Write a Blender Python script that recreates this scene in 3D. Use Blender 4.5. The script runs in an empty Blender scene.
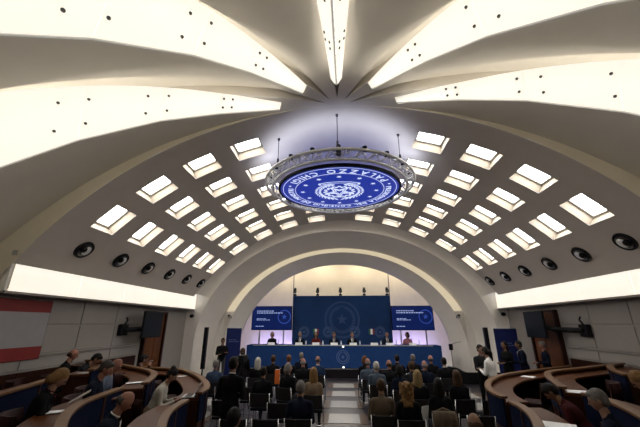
import bpy, bmesh, math, random
import numpy as np
from mathutils import Vector, Matrix, Euler

random.seed(7)
np.random.seed(7)
SC = bpy.context.scene
COL = SC.collection
R = math.radians

# ------------------------------------------------------------------ camera
cam_d = bpy.data.cameras.new('camera')
cam = bpy.data.objects.new('camera', cam_d)
COL.objects.link(cam)
cam_d.lens = 18.0
cam_d.sensor_width = 36.0
cam_d.clip_start = 0.05
cam.location = (0, 0, 2.35)
cam.rotation_euler = (R(90 + 19.0), 0, R(3.75))
SC.camera = cam

# ------------------------------------------------------------------ world, exposure
w = bpy.data.worlds.new('world')
SC.world = w
w.use_nodes = True
w.node_tree.nodes['Background'].inputs[0].default_value = (0.75, 0.82, 1.0, 1)
w.node_tree.nodes['Background'].inputs[1].default_value = 0.6
SC.view_settings.view_transform = 'Standard'
SC.view_settings.look = 'None'
SC.view_settings.exposure = 0.85
SC.view_settings.gamma = 1.0
SC.view_settings.use_curve_mapping = False

# light levels
L_FIN = 0.34      # fin lamp diffusers
L_COVE = 0.43     # wall cove diffusers
L_SKY = 6.2       # skylight panes
L_STRIP = 0.24     # warm cove strip in the stage arch

# ------------------------------------------------------------------ materials
MATS = {}
def mat(name, col, rough=0.6, metal=0.0, noise=0.0, nscale=20.0, emit=None, estr=0.0, bump=0.0, spec=0.5, coat=0.0):
    if name in MATS:
        return MATS[name]
    m = bpy.data.materials.new(name)
    m.use_nodes = True
    nt = m.node_tree
    b = nt.nodes['Principled BSDF']
    b.inputs['Roughness'].default_value = rough
    b.inputs['Metallic'].default_value = metal
    b.inputs['Specular IOR Level'].default_value = spec
    b.inputs['Coat Weight'].default_value = coat
    b.inputs['Base Color'].default_value = (*col, 1)
    if noise > 0 or bump > 0:
        tc = nt.nodes.new('ShaderNodeTexCoord')
        n = nt.nodes.new('ShaderNodeTexNoise')
        n.inputs['Scale'].default_value = nscale
        n.inputs['Detail'].default_value = 4
        nt.links.new(tc.outputs['Object'], n.inputs['Vector'])
        if noise > 0:
            r = nt.nodes.new('ShaderNodeValToRGB')
            r.color_ramp.elements[0].position = 0.3
            r.color_ramp.elements[1].position = 0.7
            r.color_ramp.elements[0].color = (*[c * (1 - noise) for c in col], 1)
            r.color_ramp.elements[1].color = (*[min(1, c * (1 + noise)) for c in col], 1)
            nt.links.new(n.outputs['Fac'], r.inputs['Fac'])
            nt.links.new(r.outputs['Color'], b.inputs['Base Color'])
        if bump > 0:
            bp = nt.nodes.new('ShaderNodeBump')
            bp.inputs['Strength'].default_value = bump
            bp.inputs['Distance'].default_value = 0.01
            nt.links.new(n.outputs['Fac'], bp.inputs['Height'])
            nt.links.new(bp.outputs['Normal'], b.inputs['Normal'])
    if emit is not None:
        b.inputs['Emission Color'].default_value = (*emit, 1)
        b.inputs['Emission Strength'].default_value = estr
    MATS[name] = m
    return m

def wood(name, c0, c1, scale=(2, 14, 14), rough=0.4):
    if name in MATS:
        return MATS[name]
    m = bpy.data.materials.new(name)
    m.use_nodes = True
    nt = m.node_tree
    b = nt.nodes['Principled BSDF']
    b.inputs['Roughness'].default_value = rough
    b.inputs['Specular IOR Level'].default_value = 0.2
    tc = nt.nodes.new('ShaderNodeTexCoord')
    mp = nt.nodes.new('ShaderNodeMapping')
    mp.inputs['Scale'].default_value = scale
    n = nt.nodes.new('ShaderNodeTexNoise')
    n.inputs['Scale'].default_value = 2.0
    n.inputs['Detail'].default_value = 6
    n.inputs['Distortion'].default_value = 1.2
    r = nt.nodes.new('ShaderNodeValToRGB')
    r.color_ramp.elements[0].position = 0.3
    r.color_ramp.elements[1].position = 0.7
    r.color_ramp.elements[0].color = (*c0, 1)
    r.color_ramp.elements[1].color = (*c1, 1)
    nt.links.new(tc.outputs['Object'], mp.inputs['Vector'])
    nt.links.new(mp.outputs['Vector'], n.inputs['Vector'])
    nt.links.new(n.outputs['Fac'], r.inputs['Fac'])
    nt.links.new(r.outputs['Color'], b.inputs['Base Color'])
    MATS[name] = m
    return m

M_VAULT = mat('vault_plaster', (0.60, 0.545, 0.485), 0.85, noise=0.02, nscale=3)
M_PETAL = mat('petal_plaster', (0.70, 0.65, 0.57), 0.85, noise=0.02, nscale=3)
M_LUN = mat('lunette_plaster', (0.66, 0.59, 0.45), 0.85, noise=0.02, nscale=3)
M_ARCH = mat('arch_plaster', (0.86, 0.81, 0.735), 0.85, noise=0.02, nscale=3)
M_WALL = mat('wall_panel', (0.29, 0.265, 0.245), 0.7, noise=0.02, nscale=4)
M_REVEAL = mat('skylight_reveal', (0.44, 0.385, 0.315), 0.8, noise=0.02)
M_SKYF = mat('skylight_frame', (0.34, 0.33, 0.31), 0.6, noise=0.03)
M_PANE = mat('skylight_pane', (0.9, 0.9, 0.9), 0.3, emit=(1.0, 0.985, 0.95), estr=L_SKY)
M_FIN = mat('fin_diffuser', (0.85, 0.83, 0.78), 0.5, noise=0.02, nscale=2, emit=(1.0, 0.975, 0.92), estr=L_FIN)
def translucent(m, amt, col):
    nt = m.node_tree; b = nt.nodes['Principled BSDF']; out = nt.nodes['Material Output']
    t = nt.nodes.new('ShaderNodeBsdfTranslucent'); t.inputs[0].default_value = (*col, 1)
    mx = nt.nodes.new('ShaderNodeMixShader'); mx.inputs[0].default_value = amt
    nt.links.new(b.outputs[0], mx.inputs[1]); nt.links.new(t.outputs[0], mx.inputs[2]); nt.links.new(mx.outputs[0], out.inputs[0])
translucent(M_FIN, 0.35, (0.95, 0.93, 0.88))
M_TUBE = mat('light_tube', (1, 1, 1), 0.4, emit=(1.0, 0.95, 0.85), estr=4.4)
M_COVE = mat('cove_diffuser', (0.85, 0.82, 0.75), 0.5, noise=0.03, nscale=2, emit=(1.0, 0.94, 0.80), estr=L_COVE)
M_STRIP = mat('arch_cove_light', (0.8, 0.74, 0.6), 0.6, noise=0.02, emit=(1.0, 0.86, 0.60), estr=L_STRIP)
M_STEEL = mat('brushed_steel', (0.55, 0.55, 0.56), 0.3, 0.9, noise=0.05, nscale=40)
M_DSTEEL = mat('dark_steel', (0.10, 0.10, 0.11), 0.4, 0.8, noise=0.1)
M_ALU = mat('aluminium', (0.78, 0.78, 0.78), 0.45, 0.2, noise=0.04, nscale=30)
M_CHROME = mat('chrome_tube', (0.62, 0.62, 0.64), 0.18, 1.0, noise=0.03)
M_BLACK = mat('black_plastic', (0.008, 0.008, 0.009), 0.45, noise=0.15, spec=0.12)
M_BLACKF = mat('black_fabric', (0.008, 0.008, 0.010), 0.9, noise=0.25, nscale=90, spec=0.05)
M_NAVY = mat('navy_fabric', (0.005, 0.008, 0.024), 0.85, noise=0.2, nscale=60, spec=0.05)
M_RAIL = wood('light_wood', (0.105, 0.050, 0.021), (0.155, 0.080, 0.036), rough=0.35)
M_TOPW = wood('orange_wood', (0.052, 0.0145, 0.0035), (0.080, 0.025, 0.0065), rough=0.35)
M_REDW = wood('red_wood', (0.019, 0.005, 0.0022), (0.033, 0.009, 0.0035), (12, 12, 2), rough=0.45)
M_DOOR = wood('door_wood', (0.085, 0.026, 0.006), (0.145, 0.05, 0.011), (14, 14, 2), rough=0.45)
M_MARBLE = mat('white_marble', (0.27, 0.26, 0.245), 0.3, noise=0.10, nscale=6)
M_TAN = mat('tan_stone', (0.07, 0.04, 0.023), 0.35, noise=0.18, nscale=8)
M_PURP = mat('grey_violet_stone', (0.022, 0.019, 0.024), 0.35, noise=0.2, nscale=8)
M_CARPET = mat('dark_carpet', (0.012, 0.010, 0.012), 0.95, noise=0.3, nscale=120, spec=0.05)
M_BLUE = mat('royal_blue_cloth', (0.012, 0.044, 0.155), 0.8, noise=0.06, nscale=8, spec=0.15)
M_BLUED = mat('backdrop_blue', (0.013, 0.040, 0.125), 0.75, noise=0.2, nscale=0.9, spec=0.15)
M_LOGO = mat('pale_blue_print', (0.07, 0.12, 0.26), 0.7, noise=0.05)
M_LOGOF = mat('faint_blue_print', (0.0155, 0.050, 0.155), 0.7, noise=0.05)
M_WHITE = mat('white_paper', (0.75, 0.75, 0.74), 0.7, noise=0.03)
M_RED = mat('red_print', (0.20, 0.011, 0.009), 0.6, noise=0.06, nscale=5)
M_PALE = mat('pale_print', (0.30, 0.29, 0.30), 0.6, noise=0.03, nscale=5)
M_GREEN = mat('green_print', (0.01, 0.10, 0.05), 0.6, noise=0.05)
M_CREAM = mat('stage_wall', (0.72, 0.66, 0.54), 0.85, noise=0.03, nscale=3)

# ------------------------------------------------------------------ helpers
def set_props(o, label=None, cat=None, group=None, kind=None):
    if label: o['label'] = label
    if cat: o['category'] = cat
    if group: o['group'] = group
    if kind: o['kind'] = kind
    return o

def mesh(name, V, F, smooth=False, fm=None):
    me = bpy.data.meshes.new(name)
    me.from_pydata([tuple(v) for v in V], [], F)
    if smooth:
        me.polygons.foreach_set('use_smooth', [True] * len(F))
    if fm is not None:
        me.polygons.foreach_set('material_index', fm)
    me.update()
    return me

def link(name, me, mats, parent=None, loc=None, rot=None):
    o = bpy.data.objects.new(name, me)
    COL.objects.link(o)
    if me is not None:
        if not isinstance(mats, (list, tuple)): mats = [mats]
        if len(me.materials) == 0:
            for m in mats: me.materials.append(m)
        else:
            for i, m in enumerate(mats):
                if me.materials[i] != m:
                    o.material_slots[i].link = 'OBJECT'
                    o.material_slots[i].material = m
    if parent: o.parent = parent
    if loc is not None: o.location = loc
    if rot is not None: o.rotation_euler = rot
    return o

class MB:
    """collects simple shapes, builds ONE mesh"""
    def __init__(s): s.V = []; s.F = []
    def add(s, V, F):
        n = len(s.V); s.V += [tuple(v) for v in V]; s.F += [tuple(i + n for i in f) for f in F]; return s
    def box(s, c, d, M=None):
        x, y, z = [k / 2 for k in d]
        P = [(-x,-y,-z),(x,-y,-z),(x,y,-z),(-x,y,-z),(-x,-y,z),(x,-y,z),(x,y,z),(-x,y,z)]
        if M is not None: P = [M @ Vector(p) for p in P]
        P = [(p[0]+c[0], p[1]+c[1], p[2]+c[2]) for p in P]
        return s.add(P, [(0,3,2,1),(4,5,6,7),(0,1,5,4),(1,2,6,5),(2,3,7,6),(3,0,4,7)])
    def bar(s, a, b, r, n=8, r2=None, caps=True):
        a = Vector(a); b = Vector(b); d = (b - a)
        if d.length < 1e-6: return s
        z = d.normalized(); x = z.orthogonal().normalized(); y = z.cross(x)
        r2 = r if r2 is None else r2
        P = []
        for q, rr in ((a, r), (b, r2)):
            for i in range(n):
                t = 2 * math.pi * i / n
                P.append(q + x * (rr * math.cos(t)) + y * (rr * math.sin(t)))
        F = [(i, (i+1) % n, n + (i+1) % n, n + i) for i in range(n)]
        if caps: F += [tuple(range(n-1, -1, -1)), tuple(range(n, 2*n))]
        return s.add(P, F)
    def tube(s, pts, r, n=6, closed=False):
        pts = [Vector(p) for p in pts]; N = len(pts)
        P = []; up = None
        for i in range(N):
            a = pts[i-1] if (i > 0 or closed) else pts[i]
            b = pts[(i+1) % N] if (i < N-1 or closed) else pts[i]
            z = (b - a).normalized()
            if up is None: up = z.orthogonal().normalized()
            x = (up - z * up.dot(z))
            x = x.normalized() if x.length > 1e-5 else z.orthogonal().normalized()
            up = x; y = z.cross(x)
            rr = r[i] if isinstance(r, (list, tuple)) else r
            for k in range(n):
                t = 2*math.pi*k/n
                P.append(pts[i] + x*(rr*math.cos(t)) + y*(rr*math.sin(t)))
        F = []
        for i in range(N if closed else N-1):
            j = (i+1) % N
            for k in range(n):
                F.append((i*n+k, i*n+(k+1) % n, j*n+(k+1) % n, j*n+k))
        if not closed:
            F += [tuple(range(n-1, -1, -1)), tuple(range((N-1)*n, N*n))]
        return s.add(P, F)
    def ell(s, c, r, nu=12, nv=8, M=None):
        P = [(0,0,-1)]; F = []
        for j in range(1, nv):
            a = -math.pi/2 + math.pi*j/nv
            for i in range(nu):
                t = 2*math.pi*i/nu
                P.append((math.cos(a)*math.cos(t), math.cos(a)*math.sin(t), math.sin(a)))
        P.append((0,0,1)); L = len(P)-1
        for i in range(nu): F.append((0, 1+(i+1) % nu, 1+i))
        for j in range(nv-2):
            for i in range(nu):
                a = 1+j*nu+i; b = 1+j*nu+(i+1) % nu
                F.append((a, b, b+nu, a+nu))
        for i in range(nu): F.append((1+(nv-2)*nu+i, 1+(nv-2)*nu+(i+1) % nu, L))
        Q = []
        for p in P:
            v = Vector((p[0]*r[0], p[1]*r[1], p[2]*r[2]))
            if M is not None: v = M @ v
            Q.append((v[0]+c[0], v[1]+c[1], v[2]+c[2]))
        return s.add(Q, F)
    def capsule(s, a, b, ra, rb, n=10):
        a = Vector(a); b = Vector(b)
        s.bar(a, b, ra, n, rb, True)
        s.ell(a, (ra,)*3, n, 6); s.ell(b, (rb,)*3, n, 6)
        return s
    def lathe(s, prof, n=24, c=(0,0,0)):
        P = []; F = []
        for r, z in prof:
            for i in range(n):
                t = 2*math.pi*i/n
                P.append((c[0]+r*math.cos(t), c[1]+r*math.sin(t), c[2]+z))
        for j in range(len(prof)-1):
            for i in range(n):
                F.append((j*n+i, j*n+(i+1) % n, (j+1)*n+(i+1) % n, (j+1)*n+i))
        return s.add(P, F)
    def prism(s, poly, z0, z1):
        n = len(poly)
        P = [(x, y, z0) for x, y in poly] + [(x, y, z1) for x, y in poly]
        F = [tuple(range(n-1, -1, -1)), tuple(range(n, 2*n))] + [(i, (i+1) % n, n+(i+1) % n, n+i) for i in range(n)]
        return s.add(P, F)
    def mesh(s, name, smooth=False): return mesh(name, s.V, s.F, smooth)
    def build(s, name, m, parent=None, smooth=False, loc=None, rot=None):
        return link(name, s.mesh(name, smooth), m, parent, loc, rot)

def bevel(o, wd=0.01, seg=2):
    b = o.modifiers.new('bevel', 'BEVEL'); b.width = wd; b.segments = seg; b.limit_method = 'ANGLE'
    return o

def thing(name, label, cat, loc=(0,0,0), rz=0, group=None):
    o = bpy.data.objects.new(name, None); COL.objects.link(o)
    o.empty_display_size = 0.1
    o.location = loc; o.rotation_euler = (0, 0, rz)
    return set_props(o, label, cat, group)

def copy_tree(o, parent=None):
    c = o.copy(); COL.objects.link(c); c.parent = parent
    for ch in list(o.children): copy_tree(ch, c)
    return c

def grid(name, P, nu, nv, m, parent=None, smooth=True, close=False, flip=False):
    F = []
    for j in range(nv-1):
        for i in range(nu-1 if not close else nu):
            i2 = (i+1) % nu
            f = (j*nu+i, j*nu+i2, (j+1)*nu+i2, (j+1)*nu+i)
            F.append(f[::-1] if flip else f)
    return link(name, mesh(name, P, F, smooth), m, parent)

ORD = ['first','second','third','fourth','fifth','sixth','seventh','eighth','ninth','tenth','eleventh','twelfth','thirteenth','fourteenth','fifteenth','sixteenth']
def struct(o):
    o['kind'] = 'structure'; return o

# ================================================================== SETTING
VR, VZ = 8.2, -1.18            # vault circle
Y0, Y1 = 6.1, 15.1             # vault start / end wall
HW = 7.2                       # half width at the walls
YC, DR, ZT = 6.1, 9.77, 7.02   # dome centre, radius, crown height

# ---- vault with skylight openings
cols = [-43.3, -34.4, -25.5, -16.7, -7.6, 7.6, 16.4, 25.2, 34.1, 43.1]
rowsY = [7.27 + 1.362*k for k in range(6)]
HO = 0.383
dth = math.degrees(HO / VR)
def has_sky(ci, ri):
    return not (ci in (4, 5) and ri < 2)
ths = {-55.0, 55.0}
for c in cols: ths |= {c - dth, c + dth}
base = sorted(ths); tl = []
for a, b in zip(base[:-1], base[1:]):
    n = max(1, int((b-a)/1.8)); tl += [a + (b-a)*i/n for i in range(n)]
tl.append(base[-1])
yb = {Y0, Y1 - 0.5}
for y in rowsY: yb |= {y - HO, y + HO}
yl = sorted(yb)
P = [(VR*math.sin(R(t)), y, VZ + VR*math.cos(R(t))) for y in yl for t in tl]
F = []
nt_ = len(tl)
for j in range(len(yl)-1):
    ym = (yl[j]+yl[j+1])/2
    ri = next((k for k, y in enumerate(rowsY) if abs(ym-y) < HO), None)
    for i in range(nt_-1):
        tm = (tl[i]+tl[i+1])/2
        ci = next((k for k, c in enumerate(cols) if abs(tm-c) < dth), None)
        if ri is not None and ci is not None and has_sky(ci, ri): continue
        F.append((j*nt_+i, j*nt_+i+1, (j+1)*nt_+i+1, (j+1)*nt_+i))
ceiling = struct(link('ceiling', mesh('ceiling', P, F, True), M_VAULT))

# ---- skylights: shared meshes
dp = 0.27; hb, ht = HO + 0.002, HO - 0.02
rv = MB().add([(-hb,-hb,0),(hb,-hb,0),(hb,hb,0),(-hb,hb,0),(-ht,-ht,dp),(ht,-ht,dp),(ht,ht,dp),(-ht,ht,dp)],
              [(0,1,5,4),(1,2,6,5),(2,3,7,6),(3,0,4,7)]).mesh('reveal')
hi = ht - 0.05
fr = MB()
for a, b in (((-ht,-ht),(ht,-hi)), ((-ht,hi),(ht,ht)), ((-ht,-hi),(-hi,hi)), ((hi,-hi),(ht,hi))):
    fr.box(((a[0]+b[0])/2, (a[1]+b[1])/2, dp-0.02), (abs(b[0]-a[0]), abs(b[1]-a[1]), 0.07))
frm = fr.mesh('window_frame')
pnm = MB().box((0,0,dp+0.0), (2*hi+0.01, 2*hi+0.01, 0.012)).mesh('pane')
wn = 0
for ci, c in enumerate(cols):
    for ri, y in enumerate(rowsY):
        if not has_sky(ci, ri): continue
        wn += 1
        t = R(c)
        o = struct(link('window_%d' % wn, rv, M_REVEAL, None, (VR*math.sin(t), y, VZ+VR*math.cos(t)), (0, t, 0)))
        link('window_frame', frm, M_SKYF, o)
        link('pane', pnm, M_PANE, o)

# ---- dome petals, light fins
def capz(r): return ZT - DR + math.sqrt(max(0.0, DR*DR - r*r))
FIN_AZ = [27.0, 56.5, 90.6, 123.5, 153.0]
def fin_hw(r): return 0.025 + 0.066*r
def slot(r):
    return 0.0 if r < 0.3 else min((r-0.3)*0.12, fin_hw(r) + 0.02)
bounds = [0.0] + FIN_AZ + [180.0]
RMAX = 7.75
rs = [0.0, 0.15, 0.3, 0.5, 0.75, 1.0, 1.25, 1.5] + [1.5 + 0.25*k for k in range(1, 26)]
for pi_ in range(6):
    a0, a1 = bounds[pi_], bounds[pi_+1]
    nA = 15
    P = []
    for r in rs:
        s0 = math.degrees(math.asin(min(1, slot(r)/max(r, .01)))) if pi_ > 0 and r > 0.3 else 0
        s1 = math.degrees(math.asin(min(1, slot(r)/max(r, .01)))) if pi_ < 5 and r > 0.3 else 0
        for i in range(nA):
            a = R(a0+s0 + (a1-s1-a0-s0)*i/(nA-1))
            P.append((r*math.cos(a), YC - r*math.sin(a), capz(r)))
    grid('ceiling_petal', P, nA, len(rs), M_PETAL, ceiling)
# groove liners above each fin
for az in FIN_AZ:
    u = Vector((math.cos(R(az)), -math.sin(R(az)), 0)); n = Vector((-u.y, u.x, 0))
    P = []
    for r in rs[2:]:
        s = slot(r); b = Vector((0, YC, 0)) + u*r
        for k, dz in ((-1, 0), (-1, 0.22), (1, 0.22), (1, 0)):
            q = b + n*(k*s); P.append((q.x, q.y, capz(r)+dz))
    grid('ceiling_groove', P, 4, len(rs)-2, M_PETAL, ceiling, smooth=False)

# lunette face between the vault arc and the dome arc
P = []
for i in range(61):
    x = -7.6 + 15.2*i/60
    P.append((x, Y0, VZ + math.sqrt(max(0.0, VR*VR - x*x))))
for i in range(61):
    x = -7.6 + 15.2*i/60
    P.append((x, Y0, capz(abs(x))))
grid('lunette', P, 61, 2, M_LUN, ceiling, smooth=False)

FIN_NAMES = ['lowest one on the right, reaching the right edge', 'upper right one, running out of the top edge',
             'middle one, pointing straight back from the ceiling hub', 'upper left one, running out of the top left corner',
             'lowest one on the left, reaching the left edge']
STN = [1.22, 2.5, 3.45, 4.5, 5.6, 6.9]
DROP = [0.36, 0.55, 0.66, 0.82, 1.02, 1.25]
bolt_m = MB().lathe([(0.0, 0.012), (0.018, 0.012), (0.022, 0.0), (0.022, -0.01)], 10).mesh('bolt')
for fi, az in enumerate(FIN_AZ):
    u = Vector((math.cos(R(az)), -math.sin(R(az)), 0)); n = Vector((-u.y, u.x, 0))
    fin = thing('light_fin', 'glowing white light fin, ' + FIN_NAMES[fi], 'ceiling light', (0, YC, 0), 0, 'light fins radiating over the hall')
    STN[0] = 1.34 if az < 40 or az > 140 else 1.22
    k = 0.92 if az < 80 else (1.08 if az > 140 else 1.0)
    def top(r, sd): 
        q = u*r + n*(sd*fin_hw(r)); 
        o_ = float(np.interp(r, [1.2, 1.5, 2.6, 3.6, 4.6, 5.4], [0.27, 0.29, 0.26, 0.17, 0.09, 0.02])) if az < 40 or az > 140 else max(0.0, 0.22*(1-(r-1.2)/2.2))
        return Vector((q.x, q.y, capz(r)-0.015-o_))
    def bot(r, i, sd):
        t = (r-STN[i])/(STN[i+1]-STN[i]); d = (DROP[i]*(1-t)+DROP[i+1]*t)*k
        q = u*r + n*(sd*0.022)
        z0 = (capz(STN[i])-DROP[i]*k)*(1-t) + (capz(STN[i+1])-DROP[i+1]*k)*t
        return Vector((q.x, q.y, z0))
    for sd in (-1, 1):
        for i in range(len(STN)-1):
            ra, rb = STN[i]+0.002, STN[i+1]-0.002
            V = []; Fq = []
            for q in range(5):
                r = ra + (rb-ra)*q/4
                tp, bt = top(r, sd), bot(r, i, sd)
                nn = (n*sd*0.008)
                V += [tp, bt, bt-nn, tp-nn]
            for q in range(4):
                for e in range(4):
                    f = (q*4+e, q*4+(e+1) % 4, q*4+4+(e+1) % 4, q*4+4+e)
                    Fq.append(f if sd > 0 else f[::-1])
            Fq += [(0,3,2,1), (16,17,18,19)]
            link('panel', mesh('panel', V, Fq), M_FIN, fin)
            # bolts
            for rr in {0: (rb-0.2, rb-0.04), 1: (rb-0.08,), 2: (ra+0.22, rb-0.06)}.get(i, (ra+0.28,)):
                for f_ in (0.26, 0.72):
                    tp, bt = top(rr, sd), bot(rr, i, sd)
                    c = tp*(1-f_) + bt*f_
                    nr = (tp-bt).cross(u).normalized()
                    if nr.dot(n)*sd < 0: nr = -nr
                    o = link('bolt', bolt_m, M_DSTEEL, fin, c + nr*0.004)
                    o.rotation_euler = nr.to_track_quat('Z', 'Y').to_euler()
    for i in range(len(STN)-1):
        tp = []
        for q in range(4):
            r = STN[i]+0.06 + (STN[i+1]-STN[i]-0.12)*q/3
            c_ = (top(r, 1)+top(r, -1))*0.5; bb_ = bot(r, i, 0); tp.append(c_*0.72 + bb_*0.28)
        MB().tube(tp, 0.016, 6).build('light_tube', M_TUBE, fin)
    # keel strip along the bottom edge and end cap
    kp = [bot(STN[i]+0.004, i, 0) - Vector((0,0,0.006)) for i in range(len(STN)-1)] + [bot(STN[-1], len(STN)-2, 0) - Vector((0,0,0.006))]
    MB().tube(kp, 0.014, 6).build('keel', mat('keel_strip', (0.6,0.58,0.54), 0.5, noise=0.03, emit=(1,.97,.9), estr=0.12), fin)
    e = [top(STN[0], -1), top(STN[0], 1), bot(STN[0], 0, 1), bot(STN[0], 0, -1)]
    MB().add(e + [p - u*0.01 for p in e], [(0,1,2,3),(7,6,5,4),(0,4,5,1),(1,5,6,2),(2,6,7,3),(3,7,4,0)]).build('end_cap', M_SKYF, fin)

# ---- floor
floor = struct(MB().box((0, 8.5, -0.05), (16, 21, 0.1)).build('floor', M_PURP))
slab = MB().box((0,0,0), (1,1,0.012)).mesh('slab')
def lay(cx, cy, wx, wy, m):
    o = link('slab', slab, m, floor, (cx, cy, 0.004)); o.scale = (wx, wy, 1); return o
per = 1.565
for lane in (-4.05, 0.0, 4.15):
    for k in range(0, 9):
        ya, yb_ = 9.24 - 3*per + k*per, 10.13 - 3*per + k*per
        if yb_ > 16.3 and lane == 0: continue
        if lane != 0 and yb_ > 15: continue
        if lane != 0 and ya < 7.5: continue
        lay(lane, (ya+yb_)/2, 0.81, yb_-ya-0.01, M_MARBLE)
        for sx in (-1, 1): lay(lane+sx*0.51, (ya+yb_)/2, 0.19, yb_-ya+0.12, M_TAN)
# ---- side walls with panels, coves, baseboards
def side_wall(sx, nm):
    wl = struct(MB().box((sx*(HW+0.1), 10.6, 2.2), (0.2, 9.2, 4.4)).build('wall_'+nm, M_WALL))
    joints = [5.95, 7.35, 8.85, 10.28, 11.65 if sx < 0 else 11.55]
    for a, b in zip(joints[:-1], joints[1:]):
        for z0, z1 in ((1.36, 1.62), (1.68, 2.30), (2.34, 2.93)):
            bevel(MB().box((sx*(HW-0.012), (a+b)/2, (z0+z1)/2), (0.024, b-a-0.03, z1-z0)).build('panel', M_WALL, wl), 0.008, 1)
    bevel(MB().box((sx*(HW-0.03), 8.8, 1.65), (0.06, 5.6, 0.045)).build('dado_rail', M_WALL, wl), 0.01, 1)
    for a, b in zip(joints[:-1], joints[1:]):
        bevel(MB().box((sx*(HW-0.02), (a+b)/2, 0.72), (0.04, b-a-0.012, 1.2)).build('wood_panel', M_REDW, wl), 0.008, 1)
    bb = struct(MB().box((sx*(HW-0.015), 8.6, 0.06), (0.03, 5.4, 0.12)).build('baseboard_'+nm, M_DSTEEL))
    return wl
wall_left = side_wall(-1, 'left'); wall_right = side_wall(1, 'right')
def cove(sx, idx):
    # trough: lit front diffuser, top ledge, bottom lip, end face
    t = MB().box((sx*7.06, 10.66, 3.0), (0.44, 8.9, 0.06)).build('trim_%d' % idx, M_ARCH)
    struct(t)
    MB().box((sx*6.84, 10.66, 2.965), (0.05, 8.9, 0.05)).build('lip', M_WALL, t)
    MB().box((sx*7.09, 10.66, 3.66), (0.5, 8.9, 0.03)).build('ledge', M_ARCH, t)
    js = [6.28, 8.1, 9.9, 11.7, 13.4, 15.08]
    for a, b in zip(js[:-1], js[1:]):
        MB().box((sx*6.82, (a+b)/2, 3.32), (0.02, b-a-0.012, 0.66)).build('diffuser', M_COVE, t)
    MB().box((sx*7.35, 6.2, 3.32), (1.1, 0.05, 0.66)).build('return_face', M_ARCH, t)
    MB().box((sx*6.72, 6.12, 3.74), (0.1, 0.08, 0.1)).build('junction_box', M_SKYF, t)
cove(-1, 1); cove(1, 2)

# ---- rear wall behind the viewpoint
P = []
for z in (0.0, 4.3):
    for i in range(49):
        a = R(180*i/48); P.append((7.3*math.cos(a), YC - 7.3*math.sin(a), z))
struct(grid('wall_rear', P, 49, 2, M_WALL))

# ---- end wall and nested arches
def arch(a, b, z0, y, n=60, zmin=0.0):
    pts = [(-a, y, zmin)] if z0 > zmin else []
    for i in range(n+1):
        t = math.pi - math.pi*i/n
        pts.append((a*math.cos(t), y, z0 + b*math.sin(t)))
    if z0 > zmin: pts.append((a, y, zmin))
    return pts
E1 = (6.72, 5.26, 1.38); E2 = (6.40, 5.08, 1.1); E2b = (5.98, 4.95, 1.0); E3 = (5.42, 4.55, 0.9)
def loft(name, loops, m, parent=None, smooth=True):
    n = len(loops[0]); P = [p for l in loops for p in l]
    return grid(name, P, n, len(loops), m, parent, smooth)
def squash(pts, k, zt):   # outer frame around the arch: project out to a rectangle
    out = []
    for x, y, z in pts:
        out.append((x, y, z))
    return out
e1 = arch(*E1, Y1)
outer = []
for x, y, z in e1:
    zz = z - 1.38
    if zz <= 0: outer.append((math.copysign(7.4, x), y, z))
    else:
        s = min(7.4/max(abs(x), 1e-6), 6.4/zz); outer.append((x*s, y, 1.38 + zz*s))
wall_front = struct(loft('wall_front', [outer, e1], M_ARCH, None, False))
# flare from the vault end down to the first arch edge
fl = []
nF = 60
vth = [-54 + 108*i/nF for i in range(nF+1)]
vp = [Vector((VR*math.sin(R(t)), Y1-0.5, VZ+VR*math.cos(R(t)))) for t in vth]
def e1_at(x, z):
    a = math.atan2((z-1.38)/E1[1], x/E1[0]); return Vector((E1[0]*math.cos(a), Y1-0.01, 1.38+E1[1]*math.sin(a)))
ep = [e1_at(p.x, p.z) for p in vp]
for k in range(7):
    t = k/6; a = t*math.pi/2
    wr, wy = 1-math.cos(a), math.sin(a)
    fl.append([(p.x+(q.x-p.x)*wr, p.y+(q.y-p.y)*wy, p.z+(q.z-p.z)*wr) for p, q in zip(vp, ep)])
loft('arch_flare', fl, M_ARCH, wall_front)
# splayed soffit 1
def mix(A, B, t): return [tuple(a+(b-a)*t for a, b in zip(p, q)) for p, q in zip(A, B)]
e2 = arch(*E2, 16.7)
loft('arch_soffit', [e1, mix(e1, e2, .5), e2], M_ARCH, wall_front)
# recessed light slot between the arches
e2r = arch(E2[0]+.0, E2[1]+.0, E2[2], 16.95)
e2br = arch(*E2b, 16.95)
loft('arch_shadow_gap', [e2, e2r], M_ARCH, wall_front)
lo = loft('arch_light_slot', [e2r, e2br], M_ARCH, wall_front)
def clipz(E, y, zmin, n=60):
    a0 = math.asin((zmin-E[2])/E[1]); return [(E[0]*math.cos(math.pi-a0-(math.pi-2*a0)*i/n), y, E[2]+E[1]*math.sin(math.pi-a0-(math.pi-2*a0)*i/n)) for i in range(n+1)]
ls = wall_front
c1, c2 = clipz(E2, 16.94, 2.95), clipz(E2b, 16.94, 2.95)
loft('light_slot_diffuser', [[(p[0]*.995, p[1], p[2]) for p in c1], c2], M_STRIP, ls, False)
e2f = arch(*E2b, 16.85)
loft('arch_step', [e2br, e2f], M_ARCH, wall_front)
e3 = arch(*E3, 17.55)
loft('arch_band', [e2f, mix(e2f, e3, .5), e3], M_ARCH, wall_front)
e3b = arch(*E3, 17.8)
loft('arch_reveal', [e3, e3b], M_ARCH, wall_front)
# blind filler under the light slot (piers)
for sx in (-1, 1):
    MB().box((sx*6.2, 16.88, 1.475), (0.46, 0.06, 2.95)).build('pier_face', M_ARCH, wall_front)
struct(MB().box((6.0, 15.06, 0.22), (2.2, 0.1, 0.44)).build('baseboard_front', M_BLACK))

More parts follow.
